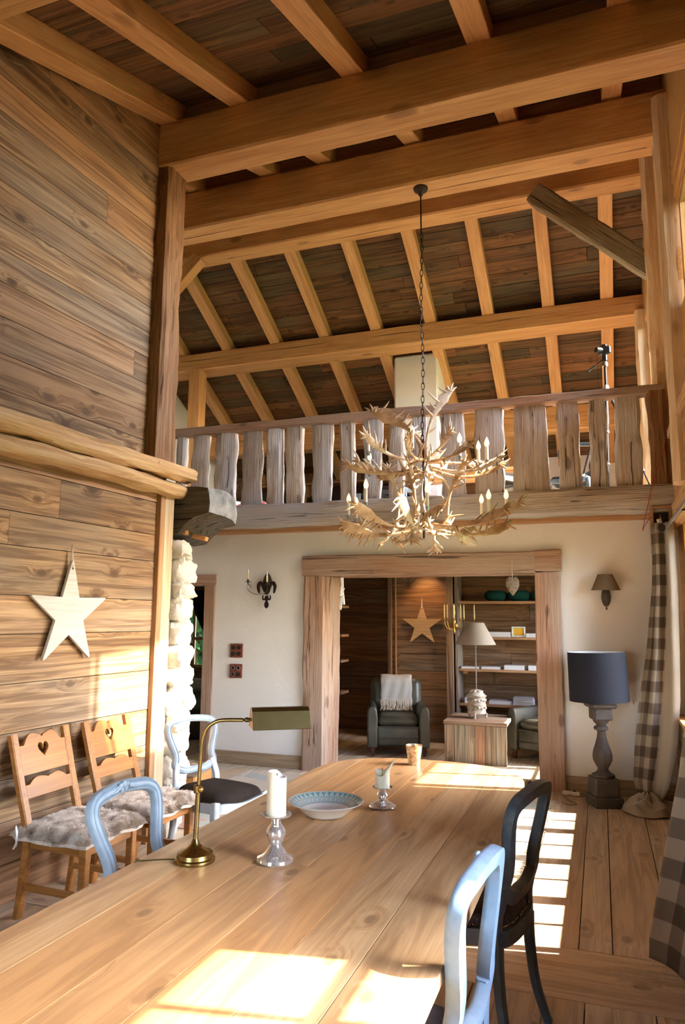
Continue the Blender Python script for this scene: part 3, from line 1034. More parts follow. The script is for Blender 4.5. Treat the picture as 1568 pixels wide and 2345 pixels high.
inworld(timber('lintel', 'frame_wood', None, (-2.95, 7.80, 2.19), (-.45, 7.80, 2.19), .28, .16, rough=.01, seg=14, ch=.06, seed=66), fr)

d1 = structure('door_1', (-4.85, 7.5, 0))
inworld(timber('jamb', 'frame_wood', None, (-4.365, 7.55, 0), (-4.365, 7.55, 2.03), .14, .16, rough=.005, seg=14, ch=.05, seed=71, z=(0, -1, 0)), d1)
inworld(timber('head', 'frame_wood', None, (-5.5, 7.55, 2.085), (-4.29, 7.55, 2.085), .16, .12, rough=.005, seg=10, ch=.05, seed=72), d1)
inworld(timber('jamb', 'frame_wood', None, (-5.40, 7.55, 0), (-5.40, 7.55, 2.03), .14, .16, rough=.005, seg=14, ch=.05, seed=73, z=(0, -1, 0)), d1)

# ---- gallery floor and ceiling over library
MB().box((-3.1, 10.45, 2.80), (8.3, 5.95, .20)).build('floor_gallery', 'floor_wood', None, smooth=0)['kind'] = 'structure'
lc = structure('ceiling_library')
for i in range(15):
    board('plank', 'library_wood', lc, (-7.2+.27+i*.54, 7.95, 2.68), (-7.2+.27+i*.54, 11.2, 2.68), .535, .03)

# ---- railing of the gallery
ra = thing('gallery_railing', 'rustic gallery railing of split rough-hewn boards above the white wall', 'railing', (-1.9, 7.35, 2.6))
inworld(timber('bottom_beam', 'hewn_wood', None, (-7.2, 7.33, 2.795), (.70, 7.33, 2.795), .20, .26, rough=.022, seg=48, ch=.1, seed=81), ra)
inworld(timber('handrail', 'frame_wood', None, (-7.2, 7.33, 3.875), (.66, 7.33, 3.868), .15, .10, rough=.014, seg=48, ch=.16, seed=82), ra)
BAL = [(-4.79, -4.69), (-4.60, -4.37), (-4.27, -4.0), (-3.90, -3.65), (-3.57, -3.38), (-3.31, -3.12), (-3.0, -2.77), (-2.66, -2.49), (-2.40, -2.20), (-2.10, -1.94), (-1.82, -1.68),
       (-1.52, -1.26), (-1.17, -.87), (-.78, -.42), (-.33, -.11), (-.03, .13), (.20, .45), (-5.2, -5.02), (-5.6, -5.4), (-6.0, -5.8), (-6.5, -6.2)]
for i, (a, b2) in enumerate(BAL):
    w = b2-a
    r = random.Random(i*7+1)
    wob = [r.uniform(.9, 1.08) for _ in range(6)]
    def wf(u, wob=wob):
        k = u*5; j = int(min(k, 4)); t = k-j
        return wob[j]*(1-t)+wob[j+1]*t
    if i == 13: wf = lambda u: 1.06-.18*u
    inworld(timber('baluster', 'hewn_wood', None, ((a+b2)/2, 7.35, 2.90), ((a+b2)/2+r.uniform(-.02, .02), 7.35, 3.85), w*.97, .09+r.uniform(0, .04), rough=.016, seg=14, ch=.14, seed=100+i, z=(0, -1, 0), waist=wf, freq=4), ra)
inworld(timber('newel_post', 'brown_post_wood', None, (.60, 7.33, 2.68), (.60, 7.33, 3.85), .15, .15, rough=.02, seg=18, ch=.2, seed=83, z=(0, -1, 0), waist=lambda u: 1.15-.3*sin(pi*u)**2*.6), ra)

# ---- windows
def window(name, y0, y1, z0, z1, leaves, hb, x=.80, half=True):
    w = structure(name, (x, (y0+y1)/2, z0))
    def bd(nm, a, b2, wd, th):
        return inworld(board(nm, 'window_wood', None, a, b2, wd, th, z=(1, 0, 0), ch=.004), w)
    bd('frame_member', (x, y0, z0+.025), (x, y1, z0+.025), .05, .08)
    bd('frame_member', (x, y0, z1-.025), (x, y1, z1-.025), .05, .08)
    for i in range(len(leaves)-1):
        a, b2 = leaves[i], leaves[i+1]
        for yy in (a+.03, b2-.03):
            bd('stile', (x, yy, z0+.03), (x, yy, z1-.03), .06, .055)
        for zz in (z0+.06, z1-.06):
            bd('rail', (x, a+.05, zz), (x, b2-.05, zz), .06, .05)
        if half: bd('glazing_bar', (x, (a+b2)/2, z0+.06), (x, (a+b2)/2, z1-.06), .025, .035)
        for zz in hb:
            bd('glazing_bar', (x, a+.05, zz), (x, b2-.05, zz), .025 if zz < 2 else .05, .035)
        inworld(MB().box((x+.01, (a+b2)/2, (z0+z1)/2), (.006, b2-a-.08, z1-z0-.10)).build('pane', 'window_glass', None, smooth=0), w)
    return w
window('window_1', 4.15, 7.0, .80, 2.5, [4.17, 4.87, 5.60, 6.35, 6.98], (1.24, 1.72))
window('window_2', 1.0, 2.24, .75, 2.56, [1.02, 1.50, 2.22], (2.07,))
window('window_8', 8.15, 9.35, .9, 2.3, [8.17, 8.76, 9.33], (1.4, 1.85), half=False)
window('window_3', 4.83, 6.2, 4.2, 5.2, [4.85, 6.18], (), half=False)
window('window_4', 6.45, 7.2, 4.2, 5.4, [6.47, 7.18], (), half=False)
window('window_5', 7.45, 9.9, 3.2, 5.6, [7.47, 8.7, 9.88], (), half=False)
window('window_6', 10.1, 11.7, 3.2, 4.7, [10.12, 11.68], (), half=False)

# ---- library room behind the wide opening
lb = structure('wall_library')
def hplanks(par, mat, x0, x1, y, zs, t=.025, seed=0, cut=None):
    r = random.Random(seed)
    for a, b2 in zip(zs[:-1], zs[1:]):
        cs = [x0]+([r.uniform(x0+.6, x1-.6)] if cut and x1-x0 > 1.6 else [])+[x1]
        for p, q in zip(cs[:-1], cs[1:]):
            board('plank', mat, par, (p+.001, y, (a+b2)/2), (q-.001, y, (a+b2)/2), t, b2-a-.004, ch=.003)
zl = [0, .24, .47, .69, .93, 1.16, 1.40, 1.60, 1.83, 2.05, 2.28, 2.5, 2.67]
hplanks(lb, 'library_wood', -2.80, -1.93, 9.76, zl, seed=1)
hplanks(lb, 'library_wood', -4.4, -2.72, 10.45, [0, .25, .5, .78, 1.0, 1.3, 1.52, 1.86, 2.1, 2.35, 2.67], seed=2)
hplanks(lb, 'library_wood', -1.86, .7, 10.12, [0, .22, .4, .53, .75, .97, 1.18, 1.4, 1.62, 1.87, 2.1, 2.35, 2.67], seed=3, cut=True)
board('corner_board', 'library_wood', lb, (-2.78, 9.73, 0), (-2.78, 9.73, 2.66), .05, .08)
board('corner_board', 'trim_wood', lb, (-2.70, 9.74, 0), (-2.70, 9.74, 2.66), .02, .02)
board('corner_board', 'library_wood', lb, (-1.93, 9.70, 0), (-1.93, 9.70, 2.66), .09, .09)
board('skirting', 'library_wood', lb, (-2.66, 9.735, .08), (-1.98, 9.735, .08), .03, .16)
board('skirting', 'library_wood', lb, (-4.3, 10.42, .08), (-2.85, 10.42, .08), .03, .16)
MB().box((-4.36, 9.2, 1.33), (.12, 2.6, 2.66)).build('side_panel', 'library_wood', lb, smooth=0)
MB().box((-2.78, 10.1, 1.33), (.06, .64, 2.66)).build('side_panel', 'library_wood', lb, smooth=0)
MB().box((-3.1, 11.3, 1.33), (8.4, .1, 2.7)).build('side_panel', 'dark_void', lb, smooth=0) if False else None
MB().box((-1.8, 10.6, 1.33), (5.2, .1, 2.7)).build('side_panel', 'dark_void', lb, smooth=0)

# ---- bedroom beyond the small door
bw = st(wall_cells('wall_bedroom', 'library_wood', -7.3, -4.42, 0, 2.68, [(-7.0, -6.45, .80, 1.80)], 11.0, 11.15, 'x'))
wb = structure('window_7', (-6.72, 11.05, .8))
for a, b2 in (((-7.0, .80), (-6.45, .80)), ((-7.0, 1.80), (-6.45, 1.80)), ((-7.0, 1.27), (-6.45, 1.27)), ((-7.0, .8), (-7.0, 1.8)), ((-6.45, .8), (-6.45, 1.8)), ((-6.70, .8), (-6.70, 1.8))):
    inworld(board('frame_member', 'window_wood', None, (a[0], 11.0, a[1]), (b2[0], 11.0, b2[1]), .05, .04, z=(0, 1, 0)), wb)
inworld(board('rail', 'trim_wood', None, (-7.0, 11.0, 1.0), (-6.72, 11.0, 1.0), .04, .38), wb)
inworld(MB().box((-6.72, 11.06, 1.3), (.55, .006, 1.0)).build('pane', 'window_glass', None, smooth=0), wb)
c = bpy.data.lights.new('window_portal', 'AREA'); c.shape = 'RECTANGLE'; c.size = .55; c.size_y = 1.0; c.cycles.is_portal = True
po = bpy.data.objects.new('window_portal', c); po.location = (-6.72, 11.2, 1.3); po.rotation_euler = (radians(-90), 0, 0); col.objects.link(po)

# ---- outdoors
g = MB().box((10, 5, -.55), (120, 120, .3)).build('ground_outside', 'grass', None, smooth=0); st(g)
def tree(x, y, h, r, seed, label):
    t = thing('tree', label, 'tree', (x, y, -.4), group=None)
    rr2 = random.Random(seed)
    MB().tube([(0, 0, 0), (.05, 0, h*.3), (0, .05, h*.6)], [.16, .12, .06], 8).build('trunk', 'bark', t)
    b = MB()
    for i in range(4200):
        a = rr2.uniform(0, 2*pi); ph = rr2.uniform(-1, 1); d = rr2.uniform(.6, 1)
        q = Vector((cos(a)*sqrt(1-ph*ph)*r*d, sin(a)*sqrt(1-ph*ph)*r*d, h*.62+ph*h*.38*d))
        s = rr2.uniform(.12, .28)
        u = Vector((rr2.uniform(-1, 1), rr2.uniform(-1, 1), rr2.uniform(-1, 1))).normalized(); v = u.orthogonal().normalized()
        b.add([q-u*s, q+v*s*.5, q+u*s, q-v*s*.5], [(0, 1, 2, 3)])
    k = b.build('foliage', 'leaf', t, smooth=0); k['kind'] = 'stuff'
tree(-9.3, 15.0, 3.4, 2.4, 1, 'leafy green tree outside the small bedroom window')

# ============================================================ DINING TABLE
def table():
    t = thing('dining_table', 'long scrubbed pine dining table with rounded corners filling the foreground', 'table', (-1.02, 2.7, 0))
    X0, X1, Y0, Y1, R = -1.625, -.415, .75, 4.55, .58
    ex = 2.5
    def ylim(x):
        # rounded ends
        xc = (X0+X1)/2; hw = (X1-X0)/2
        u = min(1, abs(x-xc)/hw)
        k = R*(1-(1-u**ex)**(1/ex))
        return k
    xs = [X0, -1.44, -1.22, -1.02, -.81, -.62, X1]
    ytop = .77
    for a, b2 in zip(xs[:-1], xs[1:]):
        n = 14
        pts = []
        aa, bb = a+.0008, b2-.0008
        for i in range(n+1):
            x = aa+(bb-aa)*i/n
            pts.append((x, Y0+ylim(x)))
        for i in range(n+1):
            x = bb+(aa-bb)*i/n
            pts.append((x, Y1-ylim(x)))
        xm = (a+b2)/2
        b = MB()
        # local X along world Y
        q = [(p[1]-2.7, -(p[0]-xm)) for p in pts]
        ins = .003
        zc = [(q, -.032), (q, -.003)]
        nn = len(q)
        cx = 0
        def shrink(P, d):
            out = []
            for i in range(len(P)):
                p0, p1, p2 = Vector(P[i-1]), Vector(P[i]), Vector(P[(i+1) % len(P)])
                e = (p2-p0)
                if e.length < 1e-6: out.append(tuple(p1)); continue
                nrm = Vector((-e.y, e.x)).normalized()
                out.append((p1.x+nrm.x*d, p1.y+nrm.y*d))
            return out
        area = sum(q[i-1][0]*q[i][1]-q[i][0]*q[i-1][1] for i in range(nn))
        top = shrink(q, .0012 if area > 0 else -.0012)
        vs = [(p[0], p[1], -.034) for p in q]+[(p[0], p[1], -.0015) for p in q]+[(p[0], p[1], 0) for p in top]
        fs = [tuple(range(nn))[::-1], tuple(range(2*nn, 3*nn))]
        for i in range(nn):
            j = (i+1) % nn
            fs.append((i, j, nn+j, nn+i)); fs.append((nn+i, nn+j, 2*nn+j, 2*nn+i))
        b.add(vs, fs)
        o = b.build('board', 'table_wood', t, smooth=30)
        M = axes((0, 1, 0), (0, 0, 1)).to_4x4()
        M.translation = Vector((xm+1.02, 0, ytop))
        o.matrix_basis = M
    for (p0, p1) in (((.48, -1.35, .675), (.48, 1.35, .675)), ((-.48, -1.35, .675), (-.48, 1.35, .675)), ((-.48, 1.35, .675), (.48, 1.35, .675)), ((-.48, -1.35, .675), (.48, -1.35, .675))):
        board('apron', 'table_wood', t, p0, p1, .025, .12)
    for y in (-.95, -.55, -.2):
        MB().box((.505, y, .675), (.03, .30, .105), ch=.004).build('drawer_front', 'table_wood', t)
    prof = [(.0, 0), (.028, 0), (.035, .03), (.03, .06), (.022, .075), (.036, .10), (.045, .16), (.042, .24), (.03, .33), (.024, .37), (.036, .385), (.036, .40), (.024, .415), (.034, .45), (.047, .49), (.047, .52), (.03, .55), (.046, .565), (.046, .58), (.04, .59), (.045, .60), (.045, .735)]
    for x in (-.45, .45):
        for y in (-1.3, 1.25):
            MB().lathe(prof[1:], 20, (x, y, 0)).build('leg', 'turned_wood', t, smooth=50)
    return t
table()

# ============================================================ LOUIS STYLE CHAIRS
def mold(w, d, groove=True):
    """moulded frame profile: a across the frame face, b out of the face"""
    return [(-w/2, -d/2), (w/2, -d/2), (w/2, d*.10), (w*.44, d*.34), (w*.34, d*.44), (w*.24, d*.16), (w*.16, d*.40), (w*.05, d*.5), (-w*.05, d*.5), (-w*.16, d*.40), (-w*.24, d*.16), (-w*.34, d*.44), (-w*.44, d*.34), (-w/2, d*.10)]
def sq(w, d):
    k = .34
    return [(-w/2, -d*k), (-w*k, -d/2), (w*k, -d/2), (w/2, -d*k), (w/2, d*k), (w*k, d/2), (-w*k, d/2), (-w/2, d*k)]

def louis_chair(label, loc, rz, paint, seat_mat, group=None, H=.93, W=.40, seat_z=.47, dome=.05, nails=False, carve=True, tilt=.13, fw=.046, fd=.036, waist=.75):
    t = thing('carved_chair', label, 'chair', loc, rz, group)
    def bx(h): return -.215-tilt*max(0, (h-.45)/.48)**1.15
    hw = W/2
    def P(s, h): return Vector((bx(h)-.012*(1-(s/hw)**2), s, h))
    # open balloon back: loop in the tilted plane (right half then mirrored)
    right = [(0, .565), (.06, .562), (.115, .572), (hw*.80, .605), (hw*waist, .655), (hw*waist*1.04, .70), (hw*.90, .77), (hw*.985, .83), (hw*.97, .875), (hw*.80, .905), (hw*.45, .918), (0, .925)]
    right = [(s, .565+(h-.565)*(H-.565)/.36) for s, h in right]
    pts = [P(s, h) for s, h in right]+[P(-s, h) for s, h in right[-2:0:-1]]
    path = smooth_path(pts, 5, closed=True)
    norms = []
    for p in path:
        norms.append(Vector((1, 0, .25)).normalized())
    MB().sweep(path, mold(fw, fd), closed=True, normals=norms).build('back_frame', paint, t, smooth=42)
    if carve:
        b = MB()
        top = P(0, H)
        for (dy, dz, r) in ((0, .014, .017), (.022, .010, .013), (-.022, .010, .013), (.042, .003, .010), (-.042, .003, .010), (.012, -.008, .011), (-.012, -.008, .011)):
            b.ball(top+Vector((.016, dy, dz)), r, 8, 6, (.6, 1.1, .9))
        for s in (-1, 1):
            b.tube([top+Vector((.018, s*.03, .004)), top+Vector((.022, s*.055, -.006)), top+Vector((.02, s*.085, -.012))], [.008, .006, .002], 6)
        b.build('carved_crest', paint, t, smooth=60)
    # stiles going down into the rear legs, and the legs
    for s in (-1, 1):
        st_ = [P(s*hw*waist*.98, .62), P(s*hw*.80, .56), Vector((-.222, s*hw*.84, .50)), Vector((-.222, s*hw*.85, .42))]
        path = smooth_path(st_, 4)
        sc_ = [1.0]*len(path)
        leg = smooth_path([Vector((-.222, s*hw*.85, .42)), Vector((-.225, s*hw*.86, .30)), Vector((-.245, s*hw*.88, .14)), Vector((-.29, s*hw*.92, .0))], 5)
        MB().sweep(path, sq(.044, .036), up=(1, 0, 0)).build('stile', paint, t, smooth=45)
        MB().sweep(leg, sq(.044, .042), up=(1, 0, 0), scales=[1.05-.35*i/(len(leg)-1)+(.12 if i == len(leg)-1 else 0) for i in range(len(leg))]).build('leg', paint, t, smooth=45)
        f = smooth_path([Vector((.235, s*.215, .44)), Vector((.255, s*.232, .36)), Vector((.245, s*.225, .22)), Vector((.232, s*.215, .08)), Vector((.25, s*.228, .012)), Vector((.262, s*.236, 0))], 5)
        MB().sweep(f, sq(.046, .046), up=(1, 0, 0), scales=[1.25-.7*min(1, i/(len(f)*.75)) for i in range(len(f))]).build('leg', paint, t, smooth=45)
    # seat rail, a closed moulded loop with serpentine lower edge
    out = [(.26, 0), (.258, .12), (.235, .215), (.10, .225), (-.08, .20), (-.20, .175), (-.235, .14), (-.235, 0)]
    loop = [Vector((x, y, 0)) for x, y in out]+[Vector((x, -y, 0)) for x, y in out[-2:0:-1]]
    path = smooth_path(loop, 6, closed=True)
    prof = [(-.018, -.03), (.012, -.03), (.020, -.022), (.014, -.012), (.020, .002), (.018, .022), (.006, .03), (-.018, .03)]
    vs = []
    for i, p in enumerate(path):
        a = math.atan2(p.y, p.x)
        p.z = seat_z-.045-.010*cos(4*a)
    MB().sweep(path, [(-a, b) for a, b in prof], up=(0, 0, 1), closed=True).build('seat_rail', paint, t, smooth=45)
    # cushion
    b = MB(); N = 44; rings = 9
    vs = []; fs = []
    def rad(p, k): return p*k
    for k in range(rings+1):
        u = k/rings
        for i in range(N):
            q = path[int(i*len(path)/N)]
            rr_ = .985*cos(u*pi/2)**.42 if u < 1 else 0
            zz = seat_z-.02+(dome+.02)*sin(u*pi/2)**.8
            if u == 0: rr_, zz = .97, seat_z-.035
            vs.append((q.x*rr_, q.y*rr_, zz))
    for k in range(rings):
        for i in range(N):
            j = (i+1) % N
            fs.append((k*N+i, k*N+j, (k+1)*N+j, (k+1)*N+i))
    fs.append(tuple(range(N))[::-1])
    b.add(vs, fs)
    b.build('seat', seat_mat, t, smooth=60)
    if nails:
        b = MB()
        for i in range(0, len(path), 1):
            for f2 in (0, .5):
                p = path[i]*(1-f2)+path[(i+1) % len(path)]*f2
                n_ = Vector((p.x, p.y, 0)).normalized()
                b.ball((p.x+n_.x*.004, p.y+n_.y*.004, seat_z-.006-.010*cos(4*math.atan2(p.y, p.x))), .0042, 6, 4)
        o = b.build('brass_nails', 'brass', t, smooth=60); o['kind'] = 'stuff'
    return t

louis_chair('blue-gray painted carved chair with open back, pushed to the left side of the table', (-1.60, 2.68, 0), 0.0, 'blue_paint', 'tapestry', H=.925, W=.43, tilt=.14, fw=.054)
louis_chair('pale painted chair with dark brown velvet seat beside the stones', (-2.57, 4.59, 0), radians(-20), 'white_blue_paint', 'velvet', H=.91, W=.43, seat_z=.44, dome=.06, carve=False, tilt=.10)
louis_chair('pale blue chair seen edge-on in the bottom right corner, tapestry seat under the table', (-.615, 2.13, 0), pi-radians(6), 'sky_blue_paint', 'tapestry', H=.98, W=.41, fw=.05, fd=.045, tilt=.05)
louis_chair('dark slate painted chair with nailed tapestry seat on the right of the table', (-.60, 3.19, 0), pi-radians(13), 'dark_paint', 'tapestry', nails=True, H=.965, W=.43, fw=.05, fd=.045, tilt=.09)

# ============================================================ HEART CHAIRS
def heart(cx, cy, s, n=28):
    out = []
    for i in range(n):
        a = 2*pi*i/n
        x = 16*sin(a)**3; y = 13*cos(a)-5*cos(2*a)-2*cos(3*a)-cos(4*a)
        out.append((cx+x*s/17, cy+y*s/15))
    return out
def heart_chair(label, loc, rz, fur_label):
    t = thing('heart_chair', label, 'chair', loc, rz)
    tilt = .15
    W = .40
    def px(h): return -.20-tilt*max(0, (h-.45)/.5)
    for s in (-1, 1):
        y = s*(W/2+.0)
        b = MB()
        path = [Vector((-.23, y, 0)), Vector((-.205, y, .25)), Vector((-.20, y, .45)), Vector((px(.7), y*1.02, .70)), Vector((px(.96), y*1.04, .965))]
        b.sweep(smooth_path(path, 4), sq(.05, .04), up=(1, 0, 0))
        b.build('rear_post', 'pine_chair_wood', t, smooth=35)
        MB().box((.20, s*.20, .215), (.045, .045, .43), ch=.005).build('leg', 'pine_chair_wood', t)
        board('side_rail', 'pine_chair_wood', t, (-.19, s*.19, .40), (.20, s*.20, .40), .025, .07)
        board('stretcher', 'pine_chair_wood', t, (-.21, s*.19, .16), (.20, s*.20, .16), .025, .035)
    board('front_rail', 'pine_chair_wood', t, (.20, -.19, .40), (.20, .19, .40), .025, .07)
    MB().box((.01, 0, .445), (.44, .44, .025), ch=.006).build('seat', 'pine_chair_wood', t)
    # top board with double-hump edge and heart hole; slat below
    def hump(y0, h0, h1, w, n=40):
        pts = [(-w/2, y0), (w/2, y0)]
        for i in range(n+1):
            u = 1-2*i/n          # 1 .. -1
            a = abs(u)
            if a > .80: h = h0+(h1-h0)*.22
            else: h = h0+(h1-h0)*(.22+.78*max(0, 1-abs((a-.38)/.40)**2.2))
            if a < .38: h = h0+(h1-h0)*(.62+.38*sqrt(a/.38))
            pts.append((u*w/2, y0+h))
        return pts
    R = axes((0, 1, 0), (1, 0, .30))
    o = curve_plate('back_board', 'pine_chair_wood', t, [hump(-.11, .145, .225, W-.03), heart(0, .02, .047)], .022)
    place(o, (px(.84)+.0, 0, .845), R)
    o = curve_plate('back_slat', 'pine_chair_wood', t, [hump(-.05, .06, .105, W-.03)], .022)
    place(o, (px(.655), 0, .665), R)
    # sheepskin lies on the seat: a thing of its own
    f = thing('sheepskin', fur_label, 'sheepskin', loc, rz)
    def skin(u, v):
        x = .0+.25*u; y = .26*v
        e = max(abs(u), abs(v))
        z = .485+.012*noise.noise(Vector((u*2+loc[1], v*2, 0)))-(.05*max(0, e-.86)/.14)
        return Vector((x*(1+.05*noise.noise(Vector((v*3, loc[1], 1)))), y*(1+.05*noise.noise(Vector((u*3, loc[1], 4)))), z))
    b = MB(); n = 20
    vs = [skin(-1+2*i/n, -1+2*j/n) for i in range(n+1) for j in range(n+1)]
    low = [(v[0]*.97, v[1]*.97, v[2]-.02) for v in vs]
    N = len(vs)
    fs = [(i*(n+1)+j, (i+1)*(n+1)+j, (i+1)*(n+1)+j+1, i*(n+1)+j+1) for i in range(n) for j in range(n)]
    fs2 = [tuple(N+k for k in q[::-1]) for q in fs]
    ring = [j for j in range(n+1)]+[i*(n+1)+n for i in range(1, n+1)]+[n*(n+1)+j for j in range(n-1, -1, -1)]+[i*(n+1) for i in range(n-1, 0, -1)]
    fs3 = [(ring[k], ring[(k+1) % len(ring)], N+ring[(k+1) % len(ring)], N+ring[k]) for k in range(len(ring))]
    b.add(vs+low, fs+fs2+fs3)
    b.build('hide', 'sheep_fur', f, smooth=60)
    r = random.Random(int(loc[1]*100))
    b = MB()
    V = []; F = []
    for k in range(26000):
        u, v = r.uniform(-1, 1), r.uniform(-1, 1)
        if r.random() < .25:
            if r.random() < .5: u = math.copysign(r.uniform(.9, 1), u)
            else: v = math.copysign(r.uniform(.9, 1), v)
        p = skin(u, v)
        cl = noise.noise_vector(Vector((u*5, v*5, loc[1])))
        out = Vector((u**5*.8, v**5*.8, 1.0-.6*max(u**8, v**8)))+cl*1.5+Vector((r.uniform(-.4, .4), r.uniform(-.4, .4), 0))
        out.normalize()
        L = r.uniform(.014, .030)
        sd = out.orthogonal().normalized()*.0016
        mid = p+out*L*.6
        tip = p+out*L+Vector((cl.x, cl.y, -.3))*L*.5
        o0 = len(V)
        V += [p-sd, p+sd, mid+sd*.7, mid-sd*.7, tip]
        F += [(o0, o0+1, o0+2, o0+3), (o0+3, o0+2, o0+4)]
    me = bpy.data.meshes.new('fur'); me.from_pydata([tuple(x) for x in V], [], F); me.materials.append(MATS['sheep_fur'])
    o = link('fur', me, f); o['kind'] = 'stuff'
    return t
heart_chair('nearer pine chair with heart cut-out against the left wall', (-2.86, 3.55, 0), radians(-1), 'sheepskin with a white tie on the nearer heart chair')
heart_chair('farther pine chair with heart cut-out, half in the sun patch', (-2.83, 4.13, 0), radians(-1), 'sheepskin on the farther heart chair beside the velvet seat')
b = MB()
loopp = smooth_path([(-3.10, 3.33, .47), (-3.08, 3.29, .46), (-3.07, 3.27, .50), (-3.05, 3.26, .46), (-3.06, 3.27, .40), (-3.08, 3.29, .45)], 5)
b.sweep(loopp, [(-.007, -.001), (.007, -.001), (.007, .001), (-.007, .001)], up=(1, 0, 0))
b.sweep(smooth_path([(-3.07, 3.28, .46), (-3.06, 3.27, .42), (-3.07, 3.26, .385)], 4), [(-.007, -.001), (.007, -.001), (.007, .001), (-.007, .001)], up=(1, 0, 0))
tag(b.build('ribbon', 'white_plastic', None, smooth=40), 'white ribbon bow tied at the corner post of the nearer heart chair', 'ribbon')

# ============================================================ STARS
def star_pts(R, r, rnd=.018, n=5, stretch=1.0, rot=pi/2):
    raw = []
    for i in range(2*n):
        a = rot+i*pi/n
        q = R if i % 2 == 0 else r
        raw.append(Vector((cos(a)*q, sin(a)*q*stretch)))
    out = []
    for i in range(2*n):
        p0, p, p1 = raw[i-1], raw[i], raw[(i+1) % (2*n)]
        if i % 2 == 1: out.append(tuple(p)); continue
        a = p+(p0-p).normalized()*rnd; c = p+(p1-p).normalized()*rnd
        for k in range(5):
            u = k/4
            out.append(tuple(a*(1-u)**2+p*2*u*(1-u)+c*u*u))
    return out
def star(label, mat, R, r, thick, hole, string_top, stretch=1.0, rnd=.02):
    t = thing('wooden_star', label, 'star')
    circ = [(.0+.013*cos(2*pi*i/12), hole+.016*sin(2*pi*i/12)) for i in range(12)]
    curve_plate('star_plate', mat, t, [star_pts(R, r, rnd, stretch=stretch), circ], thick)
    b = MB()
    b.tube([(-.004, hole, thick*.6), (-.006, hole+.06, 0), (0, string_top, -.005), (.006, hole+.06, 0), (.004, hole, thick*.6)], .0045, 6)
    b.build('hanging_string', 'string', t)
    return t
s1 = star('large pale wooden star hanging on the left boarded wall', 'star_wood', .345, .125, .024, .30, .45, stretch=1.04)
M = RW.to_4x4(); M.translation = wallp(3.79, 1.66, .035); s1.matrix_basis = M
s2 = star('smaller warm wooden star hanging on the library wall', 'star_warm_wood', .285, .108, .02, .235, .39, stretch=.98, rnd=.006)
M = axes((1, 0, 0), (0, -1, 0)).to_4x4(); M.translation = Vector((-2.32, 9.72, 1.55)); s2.matrix_basis = M

# ============================================================ ON THE TABLE
def desk_lamp():
    t = thing('brass_lamp', 'brass pharmacy lamp with a roof-shaped shade on the table', 'lamp', (-1.425, 2.40, .7705))
    MB().lathe([(.001, 0), (.072, 0), (.074, .004), (.073, .012), (.066, .016), (.064, .03), (.052, .040), (.030, .048), (.018, .058), (.012, .072), (.009, .078)], 32).build('base', 'brass', t, smooth=40)
    MB().tube([(0, 0, .07), (.004, 0, .24)], .0095, 12).build('lower_pole', 'brass', t)
    MB().lathe([(.011, .236), (.014, .24), (.014, .262), (.011, .266)], 16).build('collar', 'brass', t)
    b = MB(); b.ball((.016, -.010, .252), .011, 12, 8); b.build('clamp_knob', 'gilt', t)
    P0 = smooth_path([(.004, 0, .25), (.008, 0, .36), (.012, 0, .42), (.026, 0, .462), (.055, 0, .488), (.09, 0, .498), (.165, -.0, .500)], 5)
    MB().tube(P0, .0072, 12).build('arm', 'brass', t)
    b = MB(); b.tube([(.165, 0, .50), (.172, 0, .50)], .004, 8); b.ball((.180, 0, .501), .009, 10, 8, (1.5, 1, 1)); b.tube([(.185, 0, .50), (.21, 0, .505)], .006, 8)
    b.build('swivel_joint', 'brass_dark', t)
    # shade: ridge with two sloping sides, axis nearly along X, turned a little
    x0, x1 = .195, .41
    zr = .545; dz = .072; hw = .062
    prof = [(-hw, -dz), (-.03, -.012), (-.012, 0), (.012, 0), (.03, -.012), (hw, -dz)]
    b = MB()
    th = .0015
    inner = [(y*.97, z-th*1.5) for y, z in prof]
    vs = []; m = len(prof)
    for x in (x0, x1):
        for y, z in prof: vs.append((x, y, zr+z))
        for y, z in inner: vs.append((x, y, zr+z))
    fs = []
    for j in range(m-1):
        fs.append((j, j+1, 2*m+j+1, 2*m+j)); fs.append((m+j, 3*m+j, 3*m+j+1, m+j+1))
        fs.append((j, m+j, m+j+1, j+1)); fs.append((2*m+j, 2*m+j+1, 3*m+j+1, 3*m+j))
    fs += [(0, 2*m, 3*m, m), (m-1, 2*m-1, 4*m-1, 3*m-1)]
    b.add(vs, fs)
    sh = b.build('shade', 'brass_dark', t, smooth=25)
    MB().prism([(y*.98, zr+z-.002) for y, z in prof], x0+.001, x0+.004, ax=0).build('end_plate', 'copper_inner', sh, smooth=0)
    MB().prism([(y*.98, zr+z-.002) for y, z in prof], x1-.004, x1-.001, ax=0).build('end_plate', 'copper_inner', sh, smooth=0)
    b = MB(); b.tube(smooth_path([(-.06, 0, .004), (-.12, -.01, .004), (-.18, -.03, .004), (-.205, -.04, .004), (-.219, -.045, -.02), (-.224, -.05, -.12)], 5), .0028, 6); b.build('cord', 'brass_dark', t)
    R_ = Matrix.Rotation(radians(20), 3, 'Z'); pv = Vector((.185, 0, .5))
    sh.rotation_euler = (0, 0, radians(20)); sh.location = pv-R_@pv
    t.rotation_euler = (0, 0, radians(14))
desk_lamp()

